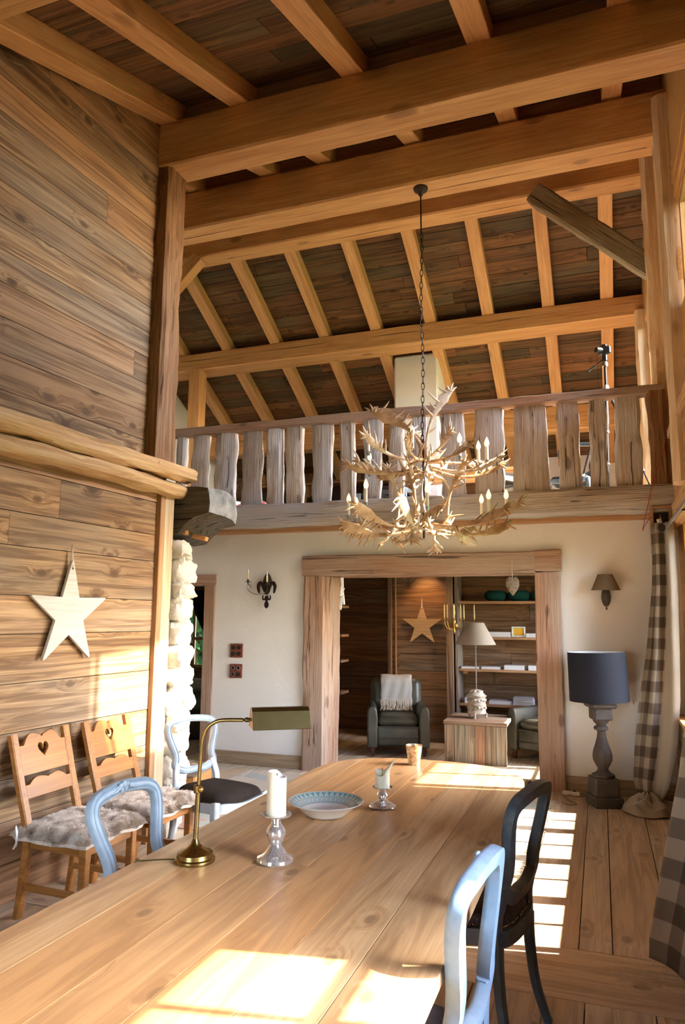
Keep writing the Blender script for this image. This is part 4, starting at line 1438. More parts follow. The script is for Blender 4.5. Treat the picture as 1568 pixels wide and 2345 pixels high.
def candleholder(label, loc, h, r0, cup, mat='mercury_glass'):
    t = thing('candle_holder', label, 'candleholder', loc)
    if h > .12:
        pr = [(.001, 0), (.052, 0), (.056, .006), (.054, .014), (.040, .021), (.031, .030), (.026, .042), (.021, .049), (.018, .056), (.024, .064), (.029, .078), (.031, .092), (.028, .105), (.019, .116), (.015, .124), (.016, .134), (.013, .140)]
        k = h/.145
        pr = [(r*1.22 if r > .03 else r*1.12, z*k) for r, z in pr]
        MB().lathe(pr, 32).build('stem', mat, t, smooth=50)
        MB().lathe([(.012, .136*k), (.046, .140*k), (.056, .146*k), (.057, .151*k), (.053, .152*k), (.040, .147*k)], 32).build('drip_plate', mat, t, smooth=50)
    else:
        pr = [(.001, 0), (.050, 0), (.064, .006), (.060, .013), (.044, .020), (.028, .028), (.018, .038), (.019, .046), (.026, .055), (.024, .064), (.015, .072), (.017, .080), (.022, .084)]
        MB().lathe(pr, 32).build('stem', mat, t, smooth=50)
        MB().lathe([(.015, .080), (.034, .083), (.046, .088), (.047, .093), (.042, .093), (.034, .088)], 32).build('drip_plate', mat, t, smooth=50)
    return t
candleholder('taller silvered glass candle holder in front of the bowl', (-1.15, 2.50, .7705), .16, .052, 1)
candleholder('short silvered glass candle holder right of the bowl', (-1.0, 3.36, .7705), .09, .05, 1)
def pillar(label, loc, R, h, mat, shape):
    n, k = 32, 16
    vs = []; fs = []
    for j in range(k+1):
        for i in range(n):
            a = 2*pi*i/n
            top = shape(a)
            z = h*top*j/k
            x, y = R*cos(a), R*sin(a)
            dx = 0
            if mat == 'wax_green' and j/k*top > .55: dx = (j/k*top-.55)*.065*max(0, cos(a))
            vs.append((x+dx, y, z))
    c0 = len(vs); vs.append((0, 0, 0))
    for j in range(k):
        for i in range(n):
            l = (i+1) % n
            fs.append((j*n+i, j*n+l, (j+1)*n+l, (j+1)*n+i))
    # hollow inside
    base = len(vs)
    for j in range(4):
        for i in range(n):
            a = 2*pi*i/n
            rr_ = R*(.86, .8, .55, .1)[j]
            zt = h*shape(a)*(1.0, .97, 1, 1)[j] if j < 2 else h*min(.62 if mat == 'wax_green' else .93, shape(a))*(.97 if j == 3 else .98)
            p = vs[k*n+i]
            q = (rr_*cos(a)+(p[0]-R*cos(a))*(1 if j < 2 else 0), rr_*sin(a), zt)
            vs.append(q)
    for i in range(n):
        l = (i+1) % n
        fs.append((k*n+i, k*n+l, base+l, base+i))
        for j in range(3): fs.append((base+j*n+i, base+j*n+l, base+(j+1)*n+l, base+(j+1)*n+i))
        fs.append((c0, l, i))
    fs.append(tuple(base+3*n+i for i in range(n)))
    b = MB(); b.add(vs, fs)
    o = b.build('pillar_candle', mat, None, smooth=60, loc=loc)
    t = tag(o, label, 'candle')
    b = MB(); b.tube([(0, 0, h*(.55 if mat == 'wax_green' else .85)), (.001, 0, h*(.66 if mat == 'wax_green' else .95))], .0015, 5); b.build('wick', 'black_iron', o)
    return t
pillar('tall ivory pillar candle with a notched rim on the tall silver holder', (-1.15, 2.50, .931), .036, .155, 'wax', lambda a: .87+.13/(1+math.exp(-7*(-cos(a-.3)+.15))))
pillar('burnt-down wax candle with a long curling tip on the short silver holder', (-1.0, 3.36, .8595), .034, .135, 'wax_green', lambda a: .42+.58*max(0, cos(a-.1))**3+.20*max(0, cos(a-pi))**3)

bo = MB()
n = 72
prof_o = [(.001, 0), (.07, 0), (.085, .003), (.092, .010), (.118, .028), (.142, .044), (.157, .051), (.160, .054)]
prof_i = [(.158, .0555), (.154, .053), (.140, .046), (.116, .031), (.096, .015), (.085, .010), (.05, .008), (.001, .008)]
pr = prof_o+prof_i
vs = [(r*cos(2*pi*i/n), r*sin(2*pi*i/n), z) for r, z in pr for i in range(n)]
fs = [(k*n+i, k*n+(i+1) % n, (k+1)*n+(i+1) % n, (k+1)*n+i) for k in range(len(pr)-1) for i in range(n)]
bo.add(vs, fs)
o = bo.build('bowl', 'bowl_print', None, smooth=60, loc=(-1.20, 3.14, .771))
tag(o, 'wide shallow cream bowl with teal patterned rim in the middle of the table', 'bowl')
o.scale = (1.06, 1.06, 1.15)
b = MB(); b.ball((-1.215, 3.10, .783), .012, 8, 5, (2.0, 1.2, .45)); b.ball((-1.19, 3.085, .783), .009, 8, 5, (1.6, 1, .5)); b.ball((-1.235, 3.085, .783), .007, 8, 5, (1.5, 1.2, .5))
tag(b.build('wax_scrap', 'wax', None), 'small lump of pale wax lying in the patterned bowl', 'wax')

cu = MB(); n = 40
rows = 14
for k in range(rows+1): pass
vs = []; fs = []
for k in range(rows+1):
    z = .088*k/rows
    R0 = .030+.014*k/rows
    for i in range(n):
        a = 2*pi*i/n
        q = abs(sin(a*8+k*1.2))*abs(sin(a*8-k*1.2))
        rr_ = R0+.0022*q
        vs.append((rr_*cos(a), rr_*sin(a), z))
for k in range(rows+1):
    z = .088-(.080*k/rows)
    R0 = .042-.014*k/rows
    for i in range(n):
        a = 2*pi*i/n
        vs.append((R0*cos(a), R0*sin(a), z))
tot = 2*(rows+1)
for k in range(tot-1):
    for i in range(n): fs.append((k*n+i, k*n+(i+1) % n, (k+1)*n+(i+1) % n, (k+1)*n+i))
fs.append(tuple(range(n))[::-1]); fs.append(tuple((tot-1)*n+i for i in range(n)))
cu.add(vs, fs)
o = cu.build('tealight_cup', 'quilted_mercury', None, smooth=50, loc=(-1.10, 4.37, .771))
o.scale = (1.12, 1.12, 1.3)
tag(o, 'gold-speckled quilted tealight cup at the far end of the table', 'cup')

# ============================================================ STONE PIER AND CORBEL
def pier():
    t = thing('stone_pier', 'pier of rough pale stones at the end of the boarded wall', 'stone pier', (-3.25, 5.1, 0))
    MB().box((-.16, -.03, 1.14), (.30, .30, 2.26)).build('mortar_core', 'mortar', t, smooth=0)
    r = random.Random(12)
    z = 0
    k = 0
    while z < 2.22:
        h = r.choice((.12, .15, .18, .20, .14))
        for col_ in range(2):
            y = (-.16, .0)[col_]+r.uniform(-.02, .02)
            d = r.uniform(.10, .14)
            xo = r.uniform(-.02, .035)
            b = MB()
            b.ball((0, 0, 0), 1, 22, 16)
            sx, sy, sz = .10, .095+r.uniform(-.02, .02), h*.54
            vs = []
            for v in b.v:
                p = Vector(v)
                # superellipsoid: blocky stone
                q = Vector([math.copysign(abs(c)**.62, c) for c in p])
                nn = noise.noise(q*1.3+Vector((k*3.1, col_*5, 0)))*.30+noise.noise(q*3.5+Vector((k, col_, 9)))*.16
                nn += noise.noise(q*8+Vector((k*2.3, 1, 5)))*.06
                q = q*(1+nn)
                vs.append((q.x*sx, q.y*sy, q.z*sz))
            b.v = vs
            o = b.build('stone', 'stone', t, smooth=38)
            o.location = (.045+xo-.05*col_, y, z+h/2)
            o.rotation_euler = (r.uniform(-.12, .12), r.uniform(-.12, .12), r.uniform(-.3, .3))
            k += 1
        z += h*.98
    return t
pier()
def corbel():
    # hewn beam end with a scooped underside; profile in X-Z extruded along Y
    pts = []
    top = [(-3.45, 2.69), (-3.2, 2.70), (-3.0, 2.69), (-2.915, 2.675)]
    end = [(-2.90, 2.62), (-2.895, 2.55), (-2.905, 2.47)]
    under = [(-2.96, 2.455), (-3.02, 2.44), (-3.08, 2.405), (-3.13, 2.36), (-3.17, 2.315), (-3.30, 2.30), (-3.45, 2.30)]
    prof = top+end+under
    b = MB(); n = len(prof); rows = 10
    vs = []
    for j in range(rows+1):
        u = j/rows
        y = 4.90+.46*u
        for (x, z) in prof:
            bulge = .05*sin(pi*u)*(1 if x > -3.0 else .2)
            d = noise.noise(Vector((x*9, y*9, z*9)))*.014
            zz = z-(.045*u if z < 2.5 else .06*max(0, u-.45)**1.0 if x > -2.95 else 0)
            vs.append((x+bulge+d, y, zz+noise.noise(Vector((x*7, y*7, z*7+4)))*.012))
    fs = []
    for j in range(rows):
        for i in range(n):
            l = (i+1) % n
            fs.append((j*n+i, j*n+l, (j+1)*n+l, (j+1)*n+i))
    fs.append(tuple(range(n))[::-1]); fs.append(tuple(rows*n+i for i in range(n)))
    b.add(vs, fs)
    o = b.build('corbel_beam', 'corbel_wood', None, smooth=30)
    tag(o, 'dark hewn beam end with scooped underside resting on the stone pier', 'beam')
    # pale sawn end face
    e = MB(); m = 9
    vs = []
    for j in range(rows+1):
        u = j/rows
        y = 4.903+.454*u
        for i in range(4):
            x, z = [(-2.914, 2.672), (-2.897, 2.62), (-2.892, 2.55), (-2.902, 2.475)][i]
            bulge = .05*sin(pi*u)
            d = noise.noise(Vector((x*9, y*9, z*9)))*.014
            zz = z-(.045*u if z < 2.5 else .06*max(0, u-.45))
            vs.append((x+bulge+d+.004, y, zz))
    e.add(vs, [(j*4+i, j*4+i+1, (j+1)*4+i+1, (j+1)*4+i) for j in range(rows) for i in range(3)])
    e.build('sawn_end', 'end_grain_pale', o, smooth=60, label='grey-white sawn end face of the beam')
    MB().box((-3.20, 4.99, 2.335), (.12, .05, .05), ch=.004).build('fresh_wedge', 'orange_fresh', o)
    MB().box((-3.10, 5.12, 2.30), (.14, .05, .035), rot=Matrix.Rotation(.25, 3, 'Y'), ch=.004).build('fresh_wedge', 'orange_fresh', o)
corbel()

# ============================================================ ANTLER CHANDELIER
def antler(parent, base, d, up, L, lift, seed, mat='antler', palm=.05, tines=5):
    """one palmated antler: beam, dished palm and curved tines, a single mesh"""
    r = random.Random(seed)
    base = Vector(base); d = Vector(d).normalized(); up = Vector(up).normalized()
    up = (up-d*up.dot(d)).normalized()
    sd = d.cross(up)
    b = MB()
    n = 20
    path = []; sc2 = []
    bend = r.uniform(-.10, .10); ph = r.uniform(.8, 1.2)
    for i in range(n+1):
        u = i/n
        path.append(base+d*L*u+up*(lift*u**2*.9-.07*L*sin(pi*u*ph))+sd*(bend*sin(pi*u*.9)))
        if u < .45: w = .0155-.004*u
        else:
            k = (u-.45)/.55
            w = .0137+palm*(k*k*(3-2*k) if k < .75 else .84-.5*(k-.75)/.25)*(.85+.15*sin(k*23+seed))
        th = .0145 if u < .42 else .0145-.0085*min(1, (u-.42)/.3)
        sc2.append((th, w))
    prof = [(cos(2*pi*i/12), sin(2*pi*i/12)) for i in range(12)]
    b.sweep(path, prof, up=up, scales=sc2)
    def tine(p, dd, ln, rad, curl):
        pts = [p-dd*.015, p+dd*ln*.3, p+dd*ln*.65+curl*ln*.12, p+dd*ln+curl*ln*.38]
        q = smooth_path(pts, 3)
        b.tube(q, [rad*(1-.85*(k/(len(q)-1))**2) for k in range(len(q))], 7)
    sg = r.choice((1, 1, -1))
    for i in range(tines-1):
        k = int(12+7*i/max(1, tines-2))
        p = path[k]+up*sg*sc2[k][1]*.8
        tine(p, (up*sg+d*r.uniform(.2, .8)+sd*r.uniform(-.3, .3)).normalized(), r.uniform(.05, .11), .013, d*.6+up*sg*.5)
    for a in (-.75, 0, .7):
        p = path[n]+up*a*sc2[n][1]*.8-d*.01
        tine(p, (d+up*a*.9+sd*r.uniform(-.2, .2)).normalized(), r.uniform(.04, .09), .013, up*(.5 if a >= 0 else -.3))
    tine(path[3], (up*sg+d*.5+sd*r.uniform(-.5, .5)).normalized(), r.uniform(.10, .16), .015, up*.6)
    tine(path[7], (-up*sg*.8+d*.7+sd*r.uniform(-.5, .5)).normalized(), r.uniform(.07, .11), .013, d*.4)
    b.ball(base, .024, 8, 6)
    return b.build('antler', mat, parent, smooth=60)

def chandelier():
    cx, cy = -1.50, 6.40
    t = thing('antler_chandelier', 'two-tier chandelier of pale palmated antlers hanging from the split beam', 'chandelier', (cx, cy, 0))
    MB().lathe([(.001, 5.80), (.012, 5.80), (.020, 5.81), (.026, 5.83), (.045, 5.85), (.068, 5.865), (.072, 5.885), (.070, 5.893)], 24).build('canopy', 'dark_iron', t, smooth=50)
    MB().tube([(0, 0, 5.40), (0, 0, 5.82)], .007, 8).build('hanging_rod', 'dark_iron', t)
    b = MB()
    z = 5.41; k = 0
    while z > 3.30:
        pts = []
        for i in range(12):
            a = 2*pi*i/12
            x = .014*cos(a); zz = z-.036+.040*sin(a)
            off = .006*sin(z*5)
            pts.append((x+off, 0, zz) if k % 2 == 0 else (off, x, zz))
        b.tube(pts, .0042, 5, closed=True, up=(0, 1, 0) if k % 2 == 0 else (1, 0, 0))
        z -= .064; k += 1
    b.build('chain', 'dark_iron', t, smooth=60)
    MB().tube([(0, 0, 2.38), (0, 0, 3.32)], .011, 8).build('core_rod', 'dark_iron', t)
    r = random.Random(4)
    # bottom ring
    for i, deg in enumerate((178, 150, 205, 235, 268, 300, 330, 355, 25, 62, 100, 128)):
        a = radians(deg+r.uniform(-6, 6))
        d = Vector((cos(a), sin(a), r.uniform(-.02, .10)))
        antler(t, (cos(a)*.10, sin(a)*.10, 2.46+r.uniform(-.03, .05)), d, (0, 0, 1)+0*d if False else Vector((-sin(a)*.5, cos(a)*.5, 1)), r.uniform(.64, .84), r.uniform(.02, .14), 10+i, mat=('antler', 'antler_pale')[i % 3 == 1], palm=.058)
    for i, deg in enumerate((200, 265, 340, 80)):
        a = radians(deg)
        antler(t, (cos(a)*.25, sin(a)*.25, 2.50), Vector((cos(a)*.6, sin(a)*.6, -.75)), (-sin(a), cos(a), .3), .24, .02, 40+i, mat='antler_pale', palm=.04)
    # middle ring
    for i, deg in enumerate((172, 196, 150, 232, 275, 318, 345, 8, 40, 90, 120)):
        a = radians(deg+r.uniform(-5, 5))
        d = Vector((cos(a), sin(a), r.uniform(-.02, .14)))
        antler(t, (cos(a)*.08, sin(a)*.08, 3.06+r.uniform(-.05, .05)), d, Vector((-sin(a)*.6, cos(a)*.6, .9)), r.uniform(.52, .68), r.uniform(.0, .10), 60+i, mat=('antler', 'antler_pale')[i % 3 == 0], palm=.034)
    # uprights between the tiers
    for i, (deg, rr_) in enumerate(((190, .26), (240, .16), (300, .20), (350, .24), (80, .2), (140, .2))):
        a = radians(deg)
        antler(t, (cos(a)*rr_, sin(a)*rr_, 2.46), (cos(a)*.06+r.uniform(-.1, .1), sin(a)*.06, 1), (cos(a), sin(a), 0), .62, .05, 80+i, mat=('antler_pale', 'antler')[i % 2], palm=.02)
    # crown
    antler(t, (-.02, -.02, 3.12), (-.20, -.1, 1), (-.9, 0, .5), .60, .42, 91, mat='antler', palm=.085)
    antler(t, (.03, -.02, 3.12), (.22, 0, 1), (.9, .2, .4), .70, .10, 92, mat='antler_pale', palm=.05)
    antler(t, (0, .05, 3.12), (-.5, .3, .9), (-.6, 0, .8), .45, .12, 93, mat='antler_pale', palm=.05)
    antler(t, (.05, -.05, 3.12), (.75, -.3, .5), (0, 0, 1), .34, .06, 94, mat='antler_pale', palm=.03)
    # candles: (x offset, y offset, z of the foot)
    spots = [(-.74, 0, 2.62), (-.70, .12, 2.60), (-.42, -.45, 2.66), (.13, -.42, 2.60), (.47, .42, 2.62), (.62, -.15, 2.56), (.74, .12, 2.60), (-.2, .6, 2.6),
             (-.47, -.22, 3.18), (-.58, .16, 3.06), (-.26, .40, 3.00), (-.04, -.25, 3.17), (.47, .30, 3.12), (.60, -.05, 3.06), (.38, -.2, 3.08)]
    for x, y, z in spots:
        c = MB().lathe([(.001, -.03), (.016, -.03), (.018, -.01), (.024, 0), (.024, .006), (.013, .008), (.013, .012)], 12, (x, y, z)).build('candle_cup', 'steel', t, smooth=50)
        MB().tube([(x, y, z+.005), (x, y, z+.13)], .0145, 12).build('candle_sleeve', 'sleeve', c)
        MB().lathe([(.007, .128), (.012, .133), (.021, .150), (.022, .168), (.015, .192), (.006, .212), (.001, .222)], 12, (x, y, z)).build('bulb', 'lit_bulb', c, smooth=60)
chandelier()

# ============================================================ WALL THINGS
def iron_sconce():
    t = thing('iron_sconce', 'dark iron lily-shaped wall sconce with two candles on the white wall', 'wall light', (-3.60, 7.46, 1.95))
    def leaf(pts, w): return smooth_path(pts, 4)
    b = MB()
    # centre leaf, raised keel
    outline = [(0, .21), (.035, .165), (.052, .11), (.045, .05), (.022, 0), (.016, -.03), (-.016, -.03), (-.022, 0), (-.045, .05), (-.052, .11), (-.035, .165)]
    n = len(outline)
    vs = [(x, -.012, z) for x, z in outline]+[(0, -.045, .10), (0, -.03, -.0)]+[(x, .012, z) for x, z in outline]
    fs = []
    for i in range(n):
        j = (i+1) % n
        apex = n if (outline[i][1]+outline[j][1])/2 > .03 else n+1
        fs.append((i, j, apex)); fs.append((i, n+2+i, n+2+j, j))
    fs.append((4, 7, n+1)) if False else None
    fs.append(tuple(range(n+2, 2*n+2)))
    b.add(vs, fs)
    b.build('centre_leaf', 'dark_iron', t, smooth=30)
    for s in (-1, 1):
        c = MB()
        p = smooth_path([(s*.02, -.01, -.03), (s*.035, -.02, .02), (s*.055, -.02, .075), (s*.085, -.02, .085), (s*.105, -.02, .05), (s*.10, -.02, -.0), (s*.09, -.015, -.03)], 5)
        c.sweep(p, sq(1, 1), up=(0, 1, 0), scales=[(.012+.030*sin(pi*min(1, i/len(p)*1.05))**.7, .012) for i in range(len(p))])
        c.build('side_leaf', 'dark_iron', t, smooth=50)
        c = MB()
        p = smooth_path([(s*.012, -.01, -.06), (s*.02, -.015, -.095), (s*.04, -.015, -.10), (s*.048, -.015, -.075), (s*.043, -.015, -.05)], 5)
        c.sweep(p, sq(1, 1), up=(0, 1, 0), scales=[(.016*sin(pi*(.15+.8*i/len(p)))+.004, .010) for i in range(len(p))])
        c.build('lower_scroll', 'dark_iron', t, smooth=50)
    MB().box((0, -.018, -.035), (.05, .03, .022), ch=.005).build('band', 'dark_iron', t)
    b = MB(); o_ = [(0, -.05), (.014, -.09), (.012, -.12), (.026, -.155), (.022, -.185), (0, -.205), (-.022, -.185), (-.026, -.155), (-.012, -.12), (-.014, -.09)]
    b.prism([(x, z) for x, z in o_], -.022, -.004, ax=1)
    b.build('tail', 'dark_iron', t, smooth=30)
    for s, (ex, ey, ez) in ((-1, (-.20, -.10, .10)), (1, (.10, -.22, .06))):
        p = smooth_path([(0, -.03, -.02), (ex*.35, ey*.5, -.045), (ex*.75, ey*.9, -.03), (ex*1.02, ey, .02), (ex*.95, ey, .065), (ex*.80, ey, .05), (ex*.85, ey, .03)], 5)
        MB().tube(p, .006, 8).build('arm', 'steel' if s < 0 else 'dark_iron', t)
        c = MB().lathe([(.001, -.03), (.006, -.03), (.007, -.006), (.034, 0), (.036, .004), (.012, .004), (.012, .028), (.001, .028)], 14, (ex, ey, ez)).build('drip_pan', 'dark_iron', t, smooth=40)
        MB().tube([(ex, ey, ez+.02), (ex, ey, ez+.10)], .010, 10).build('candle_sleeve', 'wax_yellow', c)
        MB().lathe([(.004, .10), (.008, .108), (.009, .122), (.005, .140), (.001, .15)], 10, (ex, ey, ez)).build('bulb', 'porcelain', c, smooth=60)
iron_sconce()

def switch_plate(z, label, ringed):
    t = thing('switch_plate', label, 'switch', (-3.99, 7.493, z))
    MB().box((0, -.006, 0), (.158, .014, .158), ch=.002).build('plate', 'rust_tile', t)
    for i, (x, zz) in enumerate(((-.036, .036), (.036, .036), (-.036, -.036), (.036, -.036))):
        b = MB(); b.lathe([(.001, 0), (.022, 0), (.024, .004), (.022, .008), (.001, .006)], 20)
        o = b.build('socket', 'black_iron', t, smooth=40)
        o.rotation_euler = (radians(90), 0, 0); o.location = (x, -.013, zz)
        if ringed[i]:
            b = MB(); b.tube([(cos(2*pi*k/20)*.0225, sin(2*pi*k/20)*.0225, .006) for k in range(20)], .0035, 6, closed=True, up=(0, 0, 1))
            q = b.build('ring', 'silver_metal', o, smooth=60)
        else:
            b = MB(); b.box((0, 0, .009), (.007, .022, .008), ch=.002); b.build('toggle', 'dark_iron', o)
switch_plate(1.262, 'upper rust-red square plate with four dark toggles on the white wall', (0, 0, 0, 0))
switch_plate(1.030, 'lower rust-red square plate with three silver-ringed sockets', (1, 1, 1, 0))

def shade(name, par, r0, r1, z0, z1, mat, lining, c=(0, 0), n=40, half=False):
    b = MB(); a = [(r0, z0), (r1, z1)]
    vs = []; fs = []
    for (r, z) in ((r0, z0), (r1, z1), (r1-.003, z1), (r0-.003, z0)):
        for i in range(n):
            an = 2*pi*i/n
            y = sin(an)*r*(.55 if half else 1)
            vs.append((c[0]+cos(an)*r, c[1]+y, z))
    for k in range(4):
        for i in range(n):
            j = (i+1) % n
            fs.append((k*n+i, k*n+j, ((k+1) % 4)*n+j, ((k+1) % 4)*n+i))
    b.add(vs, fs)
    o = b.build(name, mat, par, smooth=50)
    b = MB(); vs = []; 
    for (r, z) in ((r0-.0045, z0+.001), (r1-.0045, z1-.001)):
        for i in range(n):
            an = 2*pi*i/n
            vs.append((c[0]+cos(an)*r, c[1]+sin(an)*r*(.55 if half else 1), z))
    b.add(vs, [(i, (i+1) % n, n+(i+1) % n, n+i) for i in range(n)])
    b.build('lining', lining, o, smooth=60)
    return o

def wall_lamp():
    t = thing('wall_lamp', 'small brown half-shade wall lamp above the floor lamp', 'wall light', (.062, 7.40, 0))
    shade('lamp_shade', t, .135, .068, 1.93, 2.085, 'shade_brown', 'shade_lining', half=True)
    b = MB(); b.ball((0, .045, 1.865), 1, 18, 12, (.045, .045, .095)); b.build('bronze_body', 'old_bronze', t, smooth=60)
    b = MB(); b.ball((0, .02, 1.755), .010, 8, 6, (1, 1, 1.6)); b.tube([(0, .03, 1.76), (0, .03, 1.98)], .008, 8); b.build('stem', 'old_bronze', t)
wall_lamp()

def floor_lamp():
    t = thing('floor_lamp', 'gray-brown turned baluster floor lamp with navy drum shade', 'lamp', (-.035, 7.09, 0))
    b = MB(); b.box((0, 0, .045), (.26, .26, .09), ch=.012, rot=Matrix.Rotation(.35, 3, 'Z')); b.build('plinth', 'aged_wood_gray', t)
    b = MB(); b.box((0, 0, .165), (.215, .215, .16), ch=.010, rot=Matrix.Rotation(.35, 3, 'Z')); b.build('base_block', 'aged_wood_gray', t)
    pr = [(.09, .24), (.10, .255), (.10, .275), (.07, .29), (.052, .315), (.045, .335), (.050, .35), (.066, .38), (.084, .43), (.086, .48), (.078, .53), (.058, .60), (.042, .67), (.036, .72), (.038, .745), (.062, .755), (.066, .775), (.060, .79), (.040, .80), (.045, .815), (.066, .84), (.075, .87), (.075, .90)]
    pr = [(r, .24+(z-.24)*.81) for r, z in pr]
    MB().lathe(pr, 32).build('baluster', 'aged_wood_gray', t, smooth=45)
    b = MB(); b.box((0, 0, .80), (.165, .165, .11), ch=.012, rot=Matrix.Rotation(.35, 3, 'Z')); b.box((0, 0, .875), (.235, .235, .045), ch=.016, rot=Matrix.Rotation(.35, 3, 'Z')); b.build('capital', 'aged_wood_gray', t)
    MB().tube([(0, 0, .89), (0, 0, 1.22)], .010, 8).build('stem', 'old_bronze', t)
    s = shade('lamp_shade', t, .262, .256, .912, 1.352, 'shade_navy', 'shade_lining')
    s.rotation_euler = (0, radians(-1.5), 0); s.location = (.02, 0, 0)
floor_lamp()

# ============================================================ CURTAINS
def curtain(name, label, rows, mat, seed=1, folds=5, depth=.045, uvs=(6, 22), cols=60, split=None, matb=None, thick=.004):
    """rows: list of (z, p_left, p_right) from top to bottom; folded sheet between the two edges"""
    t = thing(name, label, 'curtain')
    def make(nm, c0, c1, m):
        V = []; F = []; UV = []
        n = cols
        R_ = []
        for i in range(len(rows)-1):
            for k in range(4):
                u = k/4
                R_.append(tuple(Vector(rows[i][j]).lerp(Vector(rows[i+1][j]), u*u*(3-2*u) if False else u) for j in (0, 1)))
        R_.append((Vector(rows[-1][0]), Vector(rows[-1][1])))
        L = 0; last = None
        for i, (a, b2) in enumerate(R_):
            mid = (a+b2)/2
            if last is not None: L += (mid-last).length
            last = mid
            dr = (b2-a); nrm = Vector((-dr.y, dr.x, 0)).normalized() if Vector((dr.x, dr.y, 0)).length > 1e-6 else Vector((0, 1, 0))
            for j in range(n+1):
                u = c0+(c1-c0)*j/n
                f = sin(u*folds*2*pi+.6*sin(i*.12+seed))*depth*(.7+.3*sin(i*.2))
                V.append(a+dr*u+nrm*f)
                UV.append((u*uvs[0], L*uvs[1]))
        for i in range(len(R_)-1):
            for j in range(n):
                F.append((i*(n+1)+j, i*(n+1)+j+1, (i+1)*(n+1)+j+1, (i+1)*(n+1)+j))
        me = bpy.data.meshes.new(nm); me.from_pydata([tuple(v) for v in V], [], F)
        ul = me.uv_layers.new(name='UVMap')
        for lp in me.loops: ul.data[lp.index].uv = UV[lp.vertex_index]
        me.shade_smooth(); me.materials.append(MATS[m])
        o = link(nm, me, t)
        md = o.modifiers.new('thick', 'SOLIDIFY'); md.thickness = thick
        return o
    if split:
        make('checked_front', 0, split, mat); make('plain_lining', split, 1, matb)
    else: make('cloth', 0, 1, mat)
    return t
yc = 7.12
rows = [((.472, yc, 2.53), (.655, yc-.12, 2.53)), ((.465, yc, 2.2), (.655, yc-.12, 2.2)), ((.450, yc, 1.95), (.655, yc-.12, 1.95)), ((.375, yc, 1.35), (.640, yc-.12, 1.35)), ((.300, yc-.02, .95), (.625, yc-.12, .95)),
        ((.243, yc-.04, .57), (.585, yc-.12, .57)), ((.215, yc-.05, .24), (.50, yc-.1, .22)), ((.25, yc-.05, .09), (.44, yc-.1, .08))]
ct = curtain('checked_curtain', 'taupe and cream checked curtain swept aside by the floor lamp, trailing on the floor', rows, 'gingham_cloth', folds=2.0, depth=.035, uvs=(7.5, 10.5), split=.56, matb='linen_lining')
# the part that lies on the floor
b = MB()
V = []; F = []; UV = []
n, m = 36, 18
for i in range(n+1):
    for j in range(m+1):
        u, v = i/n, j/m
        a = pi*1.02+u*pi*1.05
        R0 = .02+.17*v
        x = .30+cos(a)*R0*1.15+.02; y = 7.02+sin(a)*R0*1.5
        z = .10*(1-v)**.8+.035+.030*sin(u*17+v*4)*(1-v*.4)+.02*noise.noise(Vector((u*6, v*6, 2)))
        z = max(.008, z*(1 if v < .92 else .35))
        V.append((x, y, z)); UV.append((u*7, v*3.2))
for i in range(n):
    for j in range(m): F.append((i*(m+1)+j, (i+1)*(m+1)+j, (i+1)*(m+1)+j+1, i*(m+1)+j+1))
me = bpy.data.meshes.new('pooled_hem'); me.from_pydata(V, [], F)
ul = me.uv_layers.new(name='UVMap')
for lp in me.loops: ul.data[lp.index].uv = UV[lp.vertex_index]
me.shade_smooth(); me.materials.append(MATS['linen_lining'])
o = link('pooled_hem', me, ct); md = o.modifiers.new('thick', 'SOLIDIFY'); md.thickness = .004
b = MB()
for i in range(3):
    b.tube([(.560+cos(2*pi*k/16)*.024, yc-.10-.03+.02*i*.3, 2.475+sin(2*pi*k/16)*.028) for k in range(16)], .008, 6, closed=True, up=(0, 1, 0))
b.build('eyelet', 'black_iron', ct, smooth=60)
rows = [((.56, 4.05, 2.5), (.60, 3.30, 2.5)), ((.53, 4.05, 2.0), (.60, 3.35, 2.0)), ((.44, 4.02, 1.4), (.60, 3.4, 1.4)), ((.35, 4.0, .9), (.58, 3.45, .9)), ((.24, 3.99, .45), (.55, 3.5, .45)), ((.165, 3.98, .14), (.52, 3.55, .14)), ((.155, 3.975, .045), (.50, 3.55, .045))]
curtain('checked_curtain', 'dark checked curtain hem flaring in at the right edge of the picture, near the camera', rows, 'gingham_cloth', folds=1.6, depth=.04, uvs=(6, 10.5), seed=3)
t = thing('curtain_rod', 'steel curtain rod running along the window wall at the right edge', 'curtain rod')
MB().tube([(.60, .2, 2.475), (.60, 7.22, 2.475)], .013, 10).build('rod', 'steel', t)
b = MB(); b.ball((.60, 7.24, 2.475), .022, 10, 8); b.build('finial', 'black_iron', t)
for y in (6.05, 3.0):
    MB().tube([(.60, y, 2.475), (.60, y, 2.50), (.76, y, 2.50)], .008, 6).build('bracket', 'black_iron', t)
# little open corner box above the curtain, white spot head and red wire
t = thing('corner_box', 'narrow open wooden box in the corner above the curtain', 'box', (0, 7.3, 0))
for a, b2, w, th in (((.50, 0, 2.27), (.50, 0, 2.69), .2, .025), ((.66, 0, 2.27), (.66, 0, 2.69), .2, .02), ((.49, 0, 2.70), (.67, 0, 2.70), .2, .02)):
    board('side', 'trim_wood', t, a, b2, w, th, z=(1, 0, 0) if a[0] == b2[0] else (0, 0, 1))
MB().box((.58, .09, 2.48), (.14, .01, .42)).build('back', 'library_wood', t, smooth=0)
t = thing('spot_lamp', 'small white cylindrical spot in the corner box', 'lamp', (.575, 7.22, 2.53))
b = MB(); b.tube([(-.018, 0, .055), (-.003, 0, -.015)], .022, 14); b.tube([(-.003, 0, -.015), (.012, 0, -.07)], .014, 14)
b.build('head', 'white_plastic', t); MB().tube([(0, 0, .04), (0, .07, .10)], .005, 6).build('arm', 'white_plastic', t)
